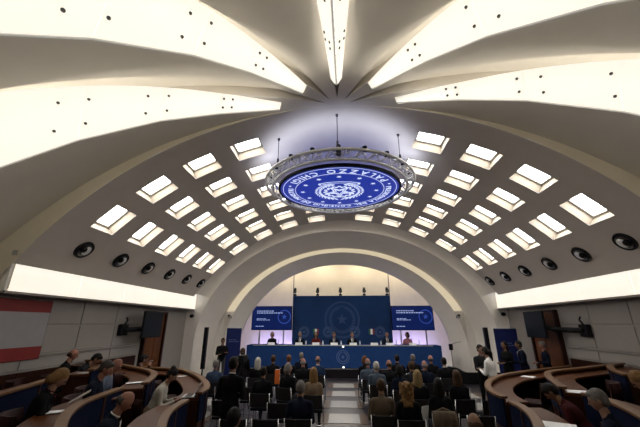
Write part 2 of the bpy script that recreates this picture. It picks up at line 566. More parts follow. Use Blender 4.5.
# ---- stage alcove
struct(MB().box((0, 20.25, 3.5), (13, 0.2, 7)).build('wall_back', M_CREAM))
for sx, nm in ((-1, 'stage_left'), (1, 'stage_right')):
    struct(MB().box((sx*6.3, 19.0, 3.5), (0.2, 2.5, 7)).build('wall_'+nm, M_CREAM))
stc = struct(MB().box((0, 19.0, 6.2), (12.6, 2.5, 0.1)).build('trim_3', M_CREAM))
M_SOFT = mat('stage_soft_light', (0.9, 0.85, 0.75), 0.6, emit=(1.0, 0.86, 0.62), estr=13.0)
for k, x in enumerate((-3.3, -1.1, 1.1, 3.3)):
    t = thing('ceiling_light', 'warm soft light panel over the stage wall, %s from the left' % ORD[k], 'ceiling light', (x, 19.3, 6.13), 0, 'soft lights over the stage')
    MB().box((0,0,0), (1.3, 0.5, 0.04)).build('frame', M_SKYF, t)
    MB().box((0,0,-0.022), (1.22, 0.42, 0.01)).build('diffuser', M_SOFT, t)
stage = struct(MB().box((0, 18.2, 0.2), (9.9, 3.9, 0.4)).build('trim_4', M_CARPET))
MB().box((0, 18.75, 0.51), (9.6, 2.8, 0.22)).build('riser', M_CARPET, stage)
MB().box((0, 16.245, 0.385), (9.9, 0.02, 0.03)).build('edge_strip', M_STEEL, stage)

# ---- doors
def door(sx, n, ya, yb_):
    d = struct(MB().box((sx*(HW-0.02), (ya+yb_)/2, 1.37), (0.05, yb_-ya-0.16, 2.70)).build('door_%d' % n, M_DOOR))
    for y in (ya+0.04, yb_-0.04):
        bevel(MB().box((sx*(HW-0.06), y, 1.39), (0.14, 0.09, 2.78)).build('door_frame', M_REDW, d), 0.01, 1)
    MB().box((sx*(HW-0.06), (ya+yb_)/2, 2.76), (0.14, yb_-ya, 0.08)).build('door_frame', M_REDW, d)
    for z0, z1 in ((0.2, 0.95), (1.1, 2.5)):
        for y in ((ya*3+yb_)/4+0.03, (ya+yb_*3)/4-0.03):
            bevel(MB().box((sx*(HW-0.05), y, (z0+z1)/2), (0.03, (yb_-ya)/2-0.24, z1-z0)).build('door_panel', M_DOOR, d), 0.012, 1)
    MB().tube([(sx*(HW-0.05), (ya+yb_)/2, 1.05), (sx*(HW-0.11), (ya+yb_)/2, 1.05), (sx*(HW-0.11), (ya+yb_)/2+.12, 1.05)], 0.011).build('door_handle', M_STEEL, d)
door(-1, 1, 11.85, 13.25); door(1, 2, 11.7, 13.4)

# ================================================================== CEILING RING WITH EMBLEM DISC
RC = Vector((0.0, 8.48, 5.94))
M_DISC = mat('lit_blue_disc', (0.01, 0.03, 0.25), 0.4, emit=(0.006, 0.03, 0.36), estr=0.46)
M_DISCW = mat('lit_white_print', (0.8, 0.82, 0.9), 0.5, emit=(0.72, 0.80, 1.0), estr=0.5)
ring = thing('truss_ring', 'round aluminium truss ring hanging below the vault around the blue disc', 'truss', RC)
def circ(r, z, n=72): return [(r*math.cos(2*math.pi*i/n), r*math.sin(2*math.pi*i/n), z) for i in range(n)]
for r, z in ((2.09, 0.16), (1.89, 0.0), (1.87, 0.27)):
    MB().tube(circ(r, z), 0.034, 8, True).build('chord', M_ALU, ring, True)
nb = 36
for i in range(nb):
    a0, a1, am = [2*math.pi*k/nb for k in (i, i+1, i+.5)]
    pa = Vector((1.89*math.cos(a0), 1.89*math.sin(a0), 0)); pb = Vector((2.09*math.cos(am), 2.09*math.sin(am), .16)); pc = Vector((1.89*math.cos(a1), 1.89*math.sin(a1), 0))
    pd = Vector((1.87*math.cos(a0), 1.87*math.sin(a0), .27)); pe = Vector((1.87*math.cos(a1), 1.87*math.sin(a1), .27))
    b = MB(); b.bar(pa, pb, .016, 6); b.bar(pb, pc, .016, 6); b.bar(pd, pb, .016, 6); b.bar(pb, pe, .016, 6); b.bar(pa, pe, .016, 6)
    b.build('brace', M_ALU, ring, True)
for a in (35, 145, 270):
    x, y = 1.98*math.cos(R(a)), 1.98*math.sin(R(a))
    MB().box((x, y, 0.14), (0.12, 0.12, 0.16)).build('clamp', M_DSTEEL, ring)
# hanging cables
for nm, (x, y) in (('left', (-1.53, 7.12)), ('middle', (-0.02, 6.40)), ('right', (1.51, 7.12))):
    zt = VZ + math.sqrt(VR*VR - x*x)
    t = thing('hanging_cable', 'thin steel cable holding the truss ring, %s one of three' % nm, 'cable', (x, y, 6.16), 0, 'ring cables')
    MB().bar((0,0,0), (0,0,zt-6.16), 0.009, 6).build('rope', M_DSTEEL, t)
    MB().lathe([(0.0,0.0),(0.035,0.0),(0.03,-0.05),(0.0,-0.05)], 10, (0,0,zt-6.16)).build('ceiling_anchor', M_DSTEEL, t)
    MB().box((0,0,0.06), (0.05,0.05,0.14)).build('shackle', M_DSTEEL, t)
# uplights sitting on the ring wash the crown of the vault with cool light
for k, a in enumerate((198, 216, 234, 252, 270, 288, 306, 324, 342)):
    x, y = 1.98*math.cos(R(a)), 1.98*math.sin(R(a))
    t = thing('uplight', 'small black uplight on the truss ring, %s from the left' % ORD[k], 'spotlight', (RC.x+x, RC.y+y, RC.z+0.19), 0, 'uplights on the ring')
    MB().lathe([(0.0,0.0),(0.05,0.0),(0.055,0.12),(0.045,0.12),(0.04,0.10),(0.0,0.10)], 14).build('can', M_BLACK, t, True)
    MB().lathe([(0.0,0.104),(0.039,0.104)], 14).build('lens', mat('cool_lens', (0.9,0.9,1), 0.2, emit=(0.6,0.72,1.0), estr=6.0), t)
    ld = bpy.data.lights.new('uplight_lamp', 'SPOT'); ld.energy = 7.5; ld.color = (0.76, 0.82, 1.0); ld.spot_size = R(165); ld.spot_blend = 1.0; ld.shadow_soft_size = 0.05
    lo_ = bpy.data.objects.new('lamp', ld); COL.objects.link(lo_); lo_.parent = t; lo_.location = (0, 0, 0.14)
    lo_.rotation_euler = (R(180-28), 0, 0)      # tilted back towards the fan

def text_mesh(ch, size):
    cu = bpy.data.curves.new('txt', 'FONT'); cu.body = ch; cu.size = size; cu.extrude = 0.004; cu.align_x = 'CENTER'; cu.resolution_u = 2
    o = bpy.data.objects.new('txt', cu); COL.objects.link(o)
    dg = bpy.context.evaluated_depsgraph_get()
    me = bpy.data.meshes.new_from_object(o.evaluated_get(dg))
    wd = max((v.co.x for v in me.vertices), default=0) - min((v.co.x for v in me.vertices), default=0)
    bpy.data.objects.remove(o); bpy.data.curves.remove(cu)
    return me, wd

DISC_R = 1.67
disc = thing('emblem_disc', 'large round blue illuminated disc with white state emblem and circular lettering', 'sign', RC)
disc.rotation_euler = (R(2.5), 0, 0)
# logo-space -> disc underside; logo x -> -X, logo y -> -Y  seen from below (turned half round)
def lp(x, y, z): 
    # seen from below with +Y away: screen-right=+X, screen-up=-Y. logo turned by 180 deg: right->-X, up->+Y
    return (-x, y, z)
MB().lathe([(0.0, 0.0), (DISC_R, 0.0), (DISC_R, 0.05), (0.0, 0.05)], 96).build('panel', M_DISC, disc)
MB().lathe([(DISC_R, -0.01), (DISC_R+0.06, -0.01), (DISC_R+0.06, 0.06), (DISC_R, 0.06), (DISC_R, -0.01)], 96).build('rim', M_BLACK, disc)
for r in (1.59, 1.25):
    MB().lathe([(r, -0.004), (r+0.014, -0.004), (r+0.014, 0.001), (r, 0.001), (r, -0.004)], 96).build('circle_line', M_DISCW, disc)
def ring_text(name, txt, rad, size, centre_deg, span_deg, inward):
    V = []; F = []
    ws = []; ms = []
    for ch in txt:
        if ch == ' ': ws.append(size*0.45); ms.append(None)
        else:
            me, wd = text_mesh(ch, size); ws.append(wd + size*0.16); ms.append(me)
    tot = sum(ws); k = R(span_deg)/tot
    s = 0
    for ch, wd, me in zip(txt, ws, ms):
        m_ = s + wd/2; s += wd
        if me is None: continue
        if inward:   # tops towards the centre (bottom of the logo, reading left to right)
            a = R(centre_deg) - R(span_deg)/2 + m_*k; ux, uy = -math.sin(a), math.cos(a); vx, vy = -math.cos(a), -math.sin(a)
        else:
            a = R(centre_deg) + R(span_deg)/2 - m_*k; ux, uy = math.sin(a), -math.cos(a); vx, vy = math.cos(a), math.sin(a)
        bx, by = rad*math.cos(a), rad*math.sin(a)
        xs = [v.co.x for v in me.vertices]; mx = (min(xs)+max(xs))/2
        V = [lp(bx+ux*(v.co.x-mx)+vx*v.co.y, by+uy*(v.co.x-mx)+vy*v.co.y, -0.004 - v.co.z) for v in me.vertices]
        link('letter', mesh('letter', V, [tuple(p.vertices) for p in me.polygons]), M_DISCW, disc)
        bpy.data.meshes.remove(me)
ring_text('letter', 'PALAZZO CHIGI', 1.50, 0.30, 270, 122, True)
ring_text('letter', 'PRESIDENZA DEL CONSIGLIO DEI MINISTRI', 1.31, 0.215, 90, 206, False)
def starpoly(cx, cy, r, rot=90, ri=0.4):
    return [(cx + (r if i % 2 == 0 else r*ri)*math.cos(R(rot+36*i)), cy + (r if i % 2 == 0 else r*ri)*math.sin(R(rot+36*i))) for i in range(10)]
def flat(name, poly, z=-0.006, m=None, parent=None):
    P = [lp(x, y, 0.001) for x, y in poly] + [lp(x, y, z) for x, y in poly]; n = len(poly)
    F = [tuple(range(n)), tuple(range(2*n-1, n-1, -1))] + [(i, n+i, n+(i+1) % n, (i+1) % n) for i in range(n)]
    return link(name, mesh(name, P, F), m or M_DISCW, parent or disc)
for i in range(12):
    a = R(30*i)
    if i in (9,): pass
    flat('star', starpoly(1.05*math.cos(a), 1.05*math.sin(a), 0.072))
for sx in (-1, 1):
    flat('dot', [(1.43*math.cos(R(270+sx*70))+0.035*math.cos(R(30*k)), 1.43*math.sin(R(270+sx*70))+0.035*math.sin(R(30*k))) for k in range(12)])
# emblem: star outline over a cogwheel, olive and oak branches, ribbon
def outline(name, poly, t, m=None):
    n = len(poly); cx = sum(p[0] for p in poly)/n; cy = sum(p[1] for p in poly)/n
    inn = [(cx+(x-cx)*(1-t), cy+(y-cy)*(1-t)) for x, y in poly]
    P = [lp(x, y, -0.008) for x, y in poly] + [lp(x, y, -0.008) for x, y in inn] + [lp(x, y, 0.001) for x, y in poly] + [lp(x, y, 0.001) for x, y in inn]
    F = []
    for i in range(n):
        j = (i+1) % n
        F += [(i, j, n+j, n+i), (2*n+i, 2*n+j, j, i), (n+i, n+j, 3*n+j, 3*n+i)]
    return link(name, mesh(name, P, F), m or M_DISCW, disc)
outline('emblem_star', starpoly(0, 0.05, 0.44), 0.20)
outline('emblem_star', starpoly(0, 0.05, 0.27), 0.30)
gear = []
for i in range(32):
    a = R(360/32*i); rr = 0.46 if (i//1) % 2 == 0 else 0.40
    gear += [(rr*math.cos(a-R(4)), 0.05+rr*math.sin(a-R(4))), (rr*math.cos(a+R(4)), 0.05+rr*math.sin(a+R(4)))]
outline('emblem_cogwheel', gear, 0.14)
for sx in (-1, 1):
    for k in range(15):
        a = R(-72 + 150*k/14); 
        for w_ in (0, 1):
            rr = 0.57 + (0.085 if w_ else -0.02); b = a + R(4*w_)
            cx, cy = sx*rr*math.cos(b)*1.02, 0.05 + rr*math.sin(b)
            d = Vector((sx*-math.sin(b), math.cos(b))); o_ = Vector((sx*math.cos(b), math.sin(b)))*(1 if w_ else -1)
            ax = (d + o_*0.6).normalized(); sd = Vector((-ax.y, ax.x))
            l, wd = 0.078, 0.026
            flat('leaf', [(cx-ax.x*l, cy-ax.y*l), (cx+sd.x*wd, cy+sd.y*wd), (cx+ax.x*l, cy+ax.y*l), (cx-sd.x*wd, cy-sd.y*wd)])
    outline('branch', [(sx*0.60*math.cos(R(-78+8*i)), 0.05+0.60*math.sin(R(-78+8*i))) for i in range(20)] + [(sx*0.585*math.cos(R(-78+8*i)), 0.05+0.585*math.sin(R(-78+8*i))) for i in range(19, -1, -1)], 0.0001)
rib = [(-0.55,-0.50),(-0.30,-0.60),(0,-0.63),(0.30,-0.60),(0.55,-0.50),(0.57,-0.60),(0.30,-0.70),(0,-0.73),(-0.30,-0.70),(-0.57,-0.60)]
outline('emblem_ribbon', rib, 0.10)

# ---- recessed round spotlights along both flanks of the vault
proto_dl = None
def downlight():
    t = thing('round_spotlight', 'x', 'spotlight')
    MB().lathe([(0.175, -0.05), (0.20, -0.062), (0.225, -0.05), (0.24, 0.0)], 28).build('trim_ring', M_BLACK, t, True)
    MB().lathe([(0.178, -0.05), (0.165, -0.022), (0.0, -0.018)], 28).build('bowl', mat('grey_bowl', (0.16, 0.155, 0.15), 0.4, 0.3, noise=0.05), t, True)
    h = MB().ell((0.0, 0.045, -0.045), (0.125, 0.10, 0.055), 16, 10).build('lamp_head', M_ALU, t, True)
    MB().ell((0.02, -0.06, -0.055), (0.085, 0.075, 0.06), 14, 10).build('eyeball', M_BLACK, h, True)
    return t
dl = downlight(); first = True
for sx, side in ((-1, 'left'), (1, 'right')):
    for k in range(6):
        t = dl if first else copy_tree(dl); first = False
        th = R(sx*50.15); y = 7.33 + 1.375*k
        rr = VR - 0.0
        t.location = (rr*math.sin(th), y, VZ + rr*math.cos(th)); t.rotation_euler = (0, th, 0)
        t['label'] = 'black round recessed spotlight above the %s cove, %s from the stage arch' % (side, ORD[5-k])
        t['group'] = 'round spotlights along the vault'

# ================================================================== STAGE
desk = thing('panel_desk', 'long royal blue conference desk on the stage with round white emblem', 'desk', (0, 16.75, 0.4))
bevel(MB().box((-0.02, -0.40, 0.47), (9.15, 0.05, 0.94)).build('front_panel', M_BLUE, desk), 0.01, 1)
bevel(MB().box((-0.02, 0.0, 0.96), (9.15, 0.86, 0.05)).build('desk_top', M_BLUED, desk), 0.008, 1)
MB().box((-0.05, -0.43, 0.975), (8.45, 0.03, 0.025)).build('edge_strip', mat('pale_edge', (0.5,0.48,0.42), 0.4, 0.3, noise=.03), desk)
for x in (-4.27, 4.17): MB().box((x, -0.43, 0.48), (0.02, 0.012, 0.94)).build('edge_strip', M_BLUED, desk)
for x in (-4.55, 4.5): MB().box((x, 0.0, 0.47), (0.05, 0.8, 0.94)).build('side_panel', M_BLUE, desk)
def round_logo(parent, c, r, m, y=-0.43):
    x, z = c
    for rr, tw in ((r, r*0.09), (r*0.74, r*0.05)):
        P = []; F = []; n = 40
        for i in range(n):
            a = 2*math.pi*i/n
            for q in (rr, rr-tw): P.append((x+q*math.cos(a), y, z+q*math.sin(a)))
        for i in range(n):
            j = (i+1) % n; F.append((2*i, 2*i+1, 2*j+1, 2*j))
        link('emblem_ring', mesh('emblem_ring', P, F), m, parent)
    P = [(x+a*r*0.32, y, z+b*r*0.32) for a, b in starpoly(0, 0, 1)]
    link('emblem_star', mesh('emblem_star', P, [tuple(range(10))]), m, parent)
    P = []; F = []
    for i in range(26):
        a = R(-250+320*i/25); n = len(P)
        for q, da in ((0.55, 0), (0.64, 5), (0.73, 0), (0.64, -5)):
            P.append((x+q*r*math.cos(a+R(da)), y, z+q*r*math.sin(a+R(da))))
        F.append((n, n+1, n+2, n+3))
    link('emblem_wreath', mesh('emblem_wreath', P, F), m, parent)
round_logo(desk, (0.0, 0.48), 0.30, M_LOGO)

bd = thing('stage_backdrop', 'tall dark blue backdrop wall with pale round emblems behind the speakers', 'backdrop', (0, 18.3, 0.62))
bevel(MB().box((-0.03, 0.05, 1.60), (5.36, 0.10, 3.20)).build('board', M_BLUED, bd), 0.01, 1)
for x in (-2.06, -0.77, 0.67, 2.0): round_logo(bd, (x, 1.31), 0.27, M_LOGO, -0.004)
round_logo(bd, (0.0, 1.95), 0.95, M_LOGOF, -0.003)
for x in (-1.42, 1.55):
    for k, m_ in enumerate((M_GREEN, M_WHITE, M_RED)):
        MB().box((x-0.105+0.105*k, -0.006, 1.33), (0.104, 0.012, 0.27)).build('flag_stripe', m_, bd)
for x in (-2.69, 2.63):
    MB().bar((x, 0.05, 0), (x, 0.05, 5.2), 0.025, 8).build('pole', M_DSTEEL, bd)

# stage spotlights clamped on the backdrop's top edge
for k, x in enumerate((-2.6, -1.33, -0.06, 1.25, 2.5)):
    t = thing('stage_spotlight', 'black stage spotlight on top of the blue backdrop, %s from the left' % ORD[k], 'spotlight', (x, 18.3, 3.83), 0, 'spotlights on the backdrop')
    MB().box((0, 0.03, 0.04), (0.16, 0.14, 0.08)).build('clamp', M_BLACK, t)
    MB().bar((0, 0.0, 0.06), (0, 0.0, 0.24), 0.025, 8).build('yoke', M_BLACK, t)
    Mr = Euler((R(40), 0, 0)).to_matrix()
    b = MB(); b.bar((0, 0.09, 0.40), (0, -0.12, 0.20), 0.065, 14, 0.10); b.build('can', M_BLACK, t, True)
    MB().bar((0, -0.118, 0.202), (0, -0.126, 0.194), 0.085, 14).build('lens', mat('warm_lens', (.05,.05,.05), .2, emit=(1,.9,.75), estr=0.02), t)
    ld = bpy.data.lights.new('stage_lamp', 'SPOT'); ld.energy = 60; ld.color = (1, 0.93, 0.84); ld.spot_size = R(75); ld.spot_blend = 0.8; ld.shadow_soft_size = 0.08
    lo_ = bpy.data.objects.new('lamp', ld); COL.objects.link(lo_); lo_.parent = t; lo_.location = (0, -0.16, 0.18); lo_.rotation_euler = (R(52), 0, R(180))
    lo_.rotation_euler = (R(-42), 0, 0)

# big screens beside the backdrop on stands
M_SCR = mat('screen_blue', (0.003, 0.006, 0.03), 0.5, noise=0.4, nscale=1.6, spec=0.1, emit=(0.004, 0.014, 0.095), estr=0.40)
M_SCRT = mat('screen_text', (0.3, 0.35, 0.5), 0.4, emit=(0.35, 0.45, 0.8), estr=0.35)
M_SCRL = mat('screen_logo', (0.02, 0.06, 0.3), 0.4, emit=(0.006, 0.022, 0.15), estr=0.6)
def big_screen(x, label):
    t = thing('display_screen', label, 'screen', (x, 18.0, 0.62))
    bevel(MB().box((0, 0.04, 2.02), (2.2, 0.07, 1.24)).build('housing', M_BLACK, t), 0.012, 1)
    s = MB().box((0, 0.0, 2.02), (2.12, 0.012, 1.17)).build('screen', M_SCR, t)
    # rows of small illegible print
    rnd = random.Random(3)
    for (z, x0, x1, h) in ((2.38, -0.82, 0.02, 0.05), (2.28, -0.82, 0.52, 0.05), (1.98, -0.82, -0.42, 0.035), (1.92, -0.82, -0.10, 0.035), (1.60, -0.86, -0.40, 0.04)):
        xx = x0
        b = MB()
        while xx < x1:
            wd = rnd.uniform(0.05, 0.14); b.box((xx+wd/2, -0.009, z), (wd, 0.004, h)); xx += wd+0.03
        b.build('text_line', M_SCRT, s)
    P = []; F = []; n = 32
    for i in range(n):
        a = 2*math.pi*i/n
        for q in (0.36, 0.31): P.append((0.68+q*math.cos(a), -0.008, 2.08+q*math.sin(a)))
    for i in range(n): F.append((2*i, 2*i+1, 2*((i+1) % n)+1, 2*((i+1) % n)))
    link('logo_ring', mesh('logo_ring', P, F), M_SCRL, s)
    link('logo_star', mesh('logo_star', [(0.68+a*0.15, -0.008, 2.08+b*0.15) for a, b in starpoly(0, 0, 1)], [tuple(range(10))]), M_SCRL, s)
    for dx in (-0.65, 0.65):
        MB().box((dx, 0.10, 0.90), (0.07, 0.05, 1.8)).build('stand_pole', M_STEEL, t)
        MB().box((dx, 0.10, 0.015), (0.3, 0.5, 0.03)).build('stand_foot', M_DSTEEL, t)
big_screen(-3.79, 'wide screen with blue slide to the left of the backdrop')
big_screen(3.70, 'wide screen with blue slide to the right of the backdrop')

# violet wash bars on the stage floor light the wall under the screens
for sx, side in ((-1, 'left'), (1, 'right')):
    for k, xx in enumerate((3.1, 4.4)):
        t = thing('wash_light', 'violet LED wash bar behind the desk under the %s screen, %s one' % (side, ('inner','outer')[k]), 'light bar', (sx*xx, 19.3, 0.62), 0, 'wash bars behind the desk')
        MB().box((0, 0, 0.06), (0.9, 0.12, 0.12)).build('housing', M_BLACK, t)
        MB().box((0, 0.03, 0.125), (0.84, 0.06, 0.012)).build('lens', mat('violet_lens', (.5,.4,1), .3, emit=(0.42, 0.36, 1.0), estr=8), t)
        ld = bpy.data.lights.new('wash_lamp', 'AREA'); ld.shape = 'RECTANGLE'; ld.size = 0.8; ld.size_y = 0.06; ld.energy = 13; ld.color = (0.46, 0.40, 1.0)
        lo_ = bpy.data.objects.new('lamp', ld); COL.objects.link(lo_); lo_.parent = t; lo_.location = (0, 0.03, 0.15); lo_.rotation_euler = (R(180-40), 0, 0)
        lo_.rotation_euler = (R(140), 0, 0)

# roll-up banners
M_BANN = mat('banner_blue', (0.012, 0.019, 0.095), 0.6, noise=0.08, nscale=3, spec=0.15)
def banner(x0, x1, y, zt, label):
    wd = x1-x0
    t = thing('roll_up_banner', label, 'banner', ((x0+x1)/2, y, 0))
    p = MB().box((0, 0, zt/2+0.05), (wd, 0.008, zt-0.1)).build('sheet', M_BANN, t)
    MB().box((0, 0.01, 0.05), (wd+0.06, 0.16, 0.1)).build('cassette', M_STEEL, t)
    MB().bar((-wd/2, 0, zt), (wd/2, 0, zt), 0.016, 8).build('top_rail', M_STEEL, t)
    MB().bar((0, 0.03, 0.1), (0, 0.03, zt), 0.012, 8).build('support_pole', M_DSTEEL, t)
    rnd = random.Random(5)
    for z, a, b_ in ((zt-0.52, -0.30, 0.16), (zt-0.60, -0.30, 0.30)):
        b = MB(); xx = a*wd
        while xx < b_*wd:
            q = rnd.uniform(0.03, 0.08); b.box((xx+q/2, -0.007, z), (q, 0.003, 0.035)); xx += q+0.02
        b.build('text_line', M_LOGO, p)
banner(-5.42, -4.72, 15.72, 2.16, 'tall blue roll-up banner beside the photographer left of the stage')
banner(5.76, 6.60, 13.42, 2.18, 'tall blue roll-up banner behind the standing group near the right door')

# column loudspeakers on the end wall piers
for x, lab in ((-6.0, 'slim black column loudspeaker in front of the left stage pier'), (5.99, 'slim black column loudspeaker in front of the right stage pier')):
    t = thing('column_speaker', lab, 'loudspeaker', (x, 14.72, 0))
    bevel(MB().box((0, 0, 1.36), (0.16, 0.15, 1.68)).build('cabinet', M_BLACK, t), 0.015, 2)
    MB().box((0, -0.078, 1.36), (0.12, 0.006, 1.62)).build('grille', M_BLACKF, t)
    MB().bar((0, 0, 0.04), (0, 0, 0.54), 0.03, 10).build('stand_pole', M_BLACK, t)
    MB().lathe([(0.0, 0.05), (0.22, 0.03), (0.22, 0.0), (0.0, 0.0)], 20).build('base', M_BLACK, t)

# small wall cameras
def wall_cam(x, y, z, label, dome=False):
    t = thing('security_camera', label, 'camera', (x, y, z))
    MB().box((0, 0.05, 0.0), (0.09, 0.05, 0.12)).build('bracket', M_BLACK, t)
    if dome:
        MB().ell((0, -0.03, -0.02), (0.10, 0.09, 0.08), 14, 8).build('dome', M_BLACK, t, True)
    else:
        MB().bar((0, 0.05, 0), (0, -0.06, 0), 0.022, 8).build('arm', M_BLACK, t)
        bevel(MB().box((0, -0.14, -0.01), (0.11, 0.20, 0.11)).build('housing', M_SKYF, t), 0.012, 1)
        MB().bar((0, -0.24, 0.07), (0, -0.10, 0.07), 0.05, 10).build('lens', M_BLACK, t)
wall_cam(-5.66, 16.72, 2.66, 'small wall camera on the left inner arch pier')
wall_cam(5.60, 16.72, 2.66, 'small wall camera on the right inner arch pier')
wall_cam(-6.86, 14.98, 2.70, 'black dome camera under the left cove near the stage', True)
wall_cam(6.95, 14.98, 2.76, 'black dome camera under the right cove near the stage', True)

# side monitors on long swing arms
def side_monitor(sx, yb_, yc, label):
    t = thing('wall_monitor', label, 'monitor', (sx*7.17, yb_, 2.16))
    wl = -sx
    bevel(MB().box((wl*0.07, 0, 0), (0.14, 0.36, 0.34)).build('wall_bracket', M_BLACK, t), 0.02, 1)
    MB().tube([(wl*0.12, -0.05, 0.15), (wl*0.16, 0.02, 0.30), (wl*0.16, -0.05, 0.38)], 0.028, 6).build('lever', M_BLACK, t)
    MB().tube([(wl*0.12, 0.0, 0.0), (wl*0.40, (yc-yb_)*0.55, 0.02), (wl*0.50, yc-yb_, 0.12)], 0.075, 8).build('swing_arm', M_BLACK, t)
    s = bevel(MB().box((wl*0.57, yc-yb_, 0.17), (0.07, 1.15, 0.86)).build('housing', M_BLACK, t), 0.012, 1)
    MB().box((wl*0.608, yc-yb_, 0.17), (0.006, 1.10, 0.80)).build('screen', mat('dark_screen', (0.008, 0.012, 0.014), 0.35, noise=0.1, spec=0.2), s)
side_monitor(-1, 10.6, 11.4, 'black monitor on a long arm in front of the left wooden door')
side_monitor(1, 10.45, 12.08, 'black monitor on a long arm in front of the right wooden door')

# striped panel on the left wall
t = thing('striped_wall_screen', 'large red and white striped screen on the left wall', 'screen', (-7.17, 6.9, 0))
MB().box((0.0, 0, 2.22), (0.05, 1.76, 1.30)).build('housing', M_BLACK, t)
for z0, z1, m_ in ((2.60, 2.86, M_RED), (1.85, 2.60, M_PALE), (1.58, 1.85, M_RED)):
    MB().box((0.032, 0, (z0+z1)/2), (0.012, 1.72, z1-z0)).build('stripe', m_, t)

# ================================================================== CURVED BENCHES ON TIERS
def smooth_path(pts, step=0.14):
    pts = [Vector((x, y, 0)) for x, y in pts]
    Q = [pts[0]*2-pts[1]] + pts + [pts[-1]*2-pts[-2]]
    out = []
    for i in range(1, len(Q)-2):
        a, b, c, d = Q[i-1], Q[i], Q[i+1], Q[i+2]
        n = max(2, int((c-b).length/step))
        for k in range(n):
            t = k/n
            out.append(0.5*((2*b) + (c-a)*t + (2*a-5*b+4*c-d)*t*t + (3*b-a-3*c+d)*t**3))
    out.append(pts[-1]); return out
def offset(path, d):
    out = []
    for i, p in enumerate(path):
        a = path[max(0, i-1)]; b = path[min(len(path)-1, i+1)]
        t = (b-a).normalized(); out.append(p + Vector((t.y, -t.x, 0))*d)   # right-hand side of travel
    return out
def band(mb, A, B, z0, z1):
    """solid strip between two plan polylines and two heights"""
    n = len(A); V = []
    for a, b in zip(A, B): V += [(a.x,a.y,z0),(b.x,b.y,z0),(b.x,b.y,z1),(a.x,a.y,z1)]
    F = []
    for i in range(n-1):
        for e in range(4): F.append((i*4+e, i*4+(e+1) % 4, i*4+4+(e+1) % 4, i*4+4+e))
    F += [(3,2,1,0), ((n-1)*4, (n-1)*4+1, (n-1)*4+2, (n-1)*4+3)]
    mb.add(V, F); return mb
def bench(pts, zr, side, label, tier):
    """side=+1: seats on the right-hand side of travel; rail top at zr"""
    path = smooth_path(pts); c = path[len(path)//2]
    t = thing('curved_bench_desk', label, 'bench desk', (c.x, c.y, 0), 0, 'curved bench desks')
    path = [p - Vector((c.x, c.y, 0)) for p in path]
    s = side
    o_ = lambda d: offset(path, d*s)
    bevel(band(MB(), o_(-0.035), o_(0.10), zr-0.045, zr).build('rail', M_RAIL, t), 0.012, 2)
    band(MB(), o_(-0.012), o_(0.02), zr-0.50, zr-0.046).build('navy_panel', M_NAVY, t)
    band(MB(), o_(0.0), o_(0.02), 0.0, zr-0.501).build('wood_panel', M_REDW, t)
    band(MB(), o_(0.022), o_(0.05), zr-0.10, zr-0.046).build('inner_lip', M_TOPW, t)
    bevel(band(MB(), o_(0.022), o_(0.50), zr-0.145, zr-0.101).build('worktop', M_TOPW, t), 0.008, 1)
    n = len(path)
    for i in list(range(3, n-2, 9)):
        p, q = path[i], path[i+1]; tv = (q-p).normalized(); nv = Vector((tv.y, -tv.x, 0))*s
        M = Matrix((tv, nv, (0,0,1))).transposed()
        MB().box(p + nv*-0.012 + Vector((0,0,(zr-0.046)/2)), (0.07, 0.02, zr-0.046), M).build('wood_post', M_REDW, t)
    for i in (0, n-1):
        p = path[i]; q = path[1] if i == 0 else path[n-2]; tv = (q-p).normalized()*(1 if i == 0 else -1); nv = Vector((tv.y, -tv.x, 0))*s
        M = Matrix((tv, nv, (0,0,1))).transposed()
        ins = 0.02 if i == 0 else -0.02
        MB().box(p + nv*0.25 + tv*ins + Vector((0,0,(zr-0.15)/2)), (0.03, 0.44, zr-0.15), M).build('end_panel', M_REDW, t)
    return t
T1, T2, T3 = 0.25, 0.45, 0.50
pE = [(-7.05,10.35),(-6.3,10.38),(-5.55,10.25),(-5.07,10.13),(-4.53,9.83),(-3.75,8.95),(-3.09,7.92),(-2.78,7.21),(-2.72,6.70)]
pF = [(-2.69,6.12),(-2.65,5.61),(-2.53,5.14),(-2.27,4.55),(-1.95,4.0),(-1.5,3.4)]
pD = [(-7.05,9.75),(-6.17,9.30),(-5.1,8.55),(-4.46,8.02),(-4.05,7.43),(-3.66,6.45)]
pB = [(-3.79,5.94),(-3.74,5.44),(-3.64,4.9),(-3.37,4.32),(-2.96,3.74),(-2.5,3.2)]
pC = [(-7.05,9.25),(-6.6,9.15),(-6.15,8.80),(-5.72,8.05),(-5.44,7.33)]
pA = [(-5.30,6.25),(-5.20,5.9),(-5.02,5.35),(-4.87,4.81),(-4.6,4.1),(-4.2,3.4)]
pR1 = [(7.05,11.5),(5.91,10.77),(4.85,10.07),(4.04,9.42),(3.33,8.48),(2.94,7.59),(2.83,6.98),(2.85,6.71)]
pR1b = [(2.80,6.36),(2.79,6.03),(2.67,5.48),(2.41,4.85),(2.1,4.3),(1.7,3.7)]
pR2 = [(7.05,9.95),(5.94,9.27),(4.85,8.62),(4.38,7.99),(4.03,7.18),(3.78,6.53)]
pR2b = [(3.79,6.01),(3.81,5.71),(3.76,5.38),(3.52,4.63),(3.2,4.0),(2.8,3.4)]
pR3 = [(7.05,9.42),(6.5,9.02),(6.12,8.58),(5.70,7.84),(5.52,7.35)]
pR3b = [(5.35,6.6),(5.25,6.0),(5.05,5.2),(4.8,4.6),(4.4,3.9)]
bench(pE, 1.12, 1, 'front left curved desk with a rounded wooden rail facing the aisle', 1)
bench(pF, 1.12, 1, 'left curved desk nearest the aisle at the bottom, in front of the bald man', 1)
bench(pD, 1.32, 1, 'second row left curved desk ending beside the man in checked shirt', 2)
bench(pB, 1.32, 1, 'left curved desk with navy front in front of the blonde woman', 2)
bench(pC, 1.42, 1, 'last row left curved desk against the wall behind the seated men', 3)
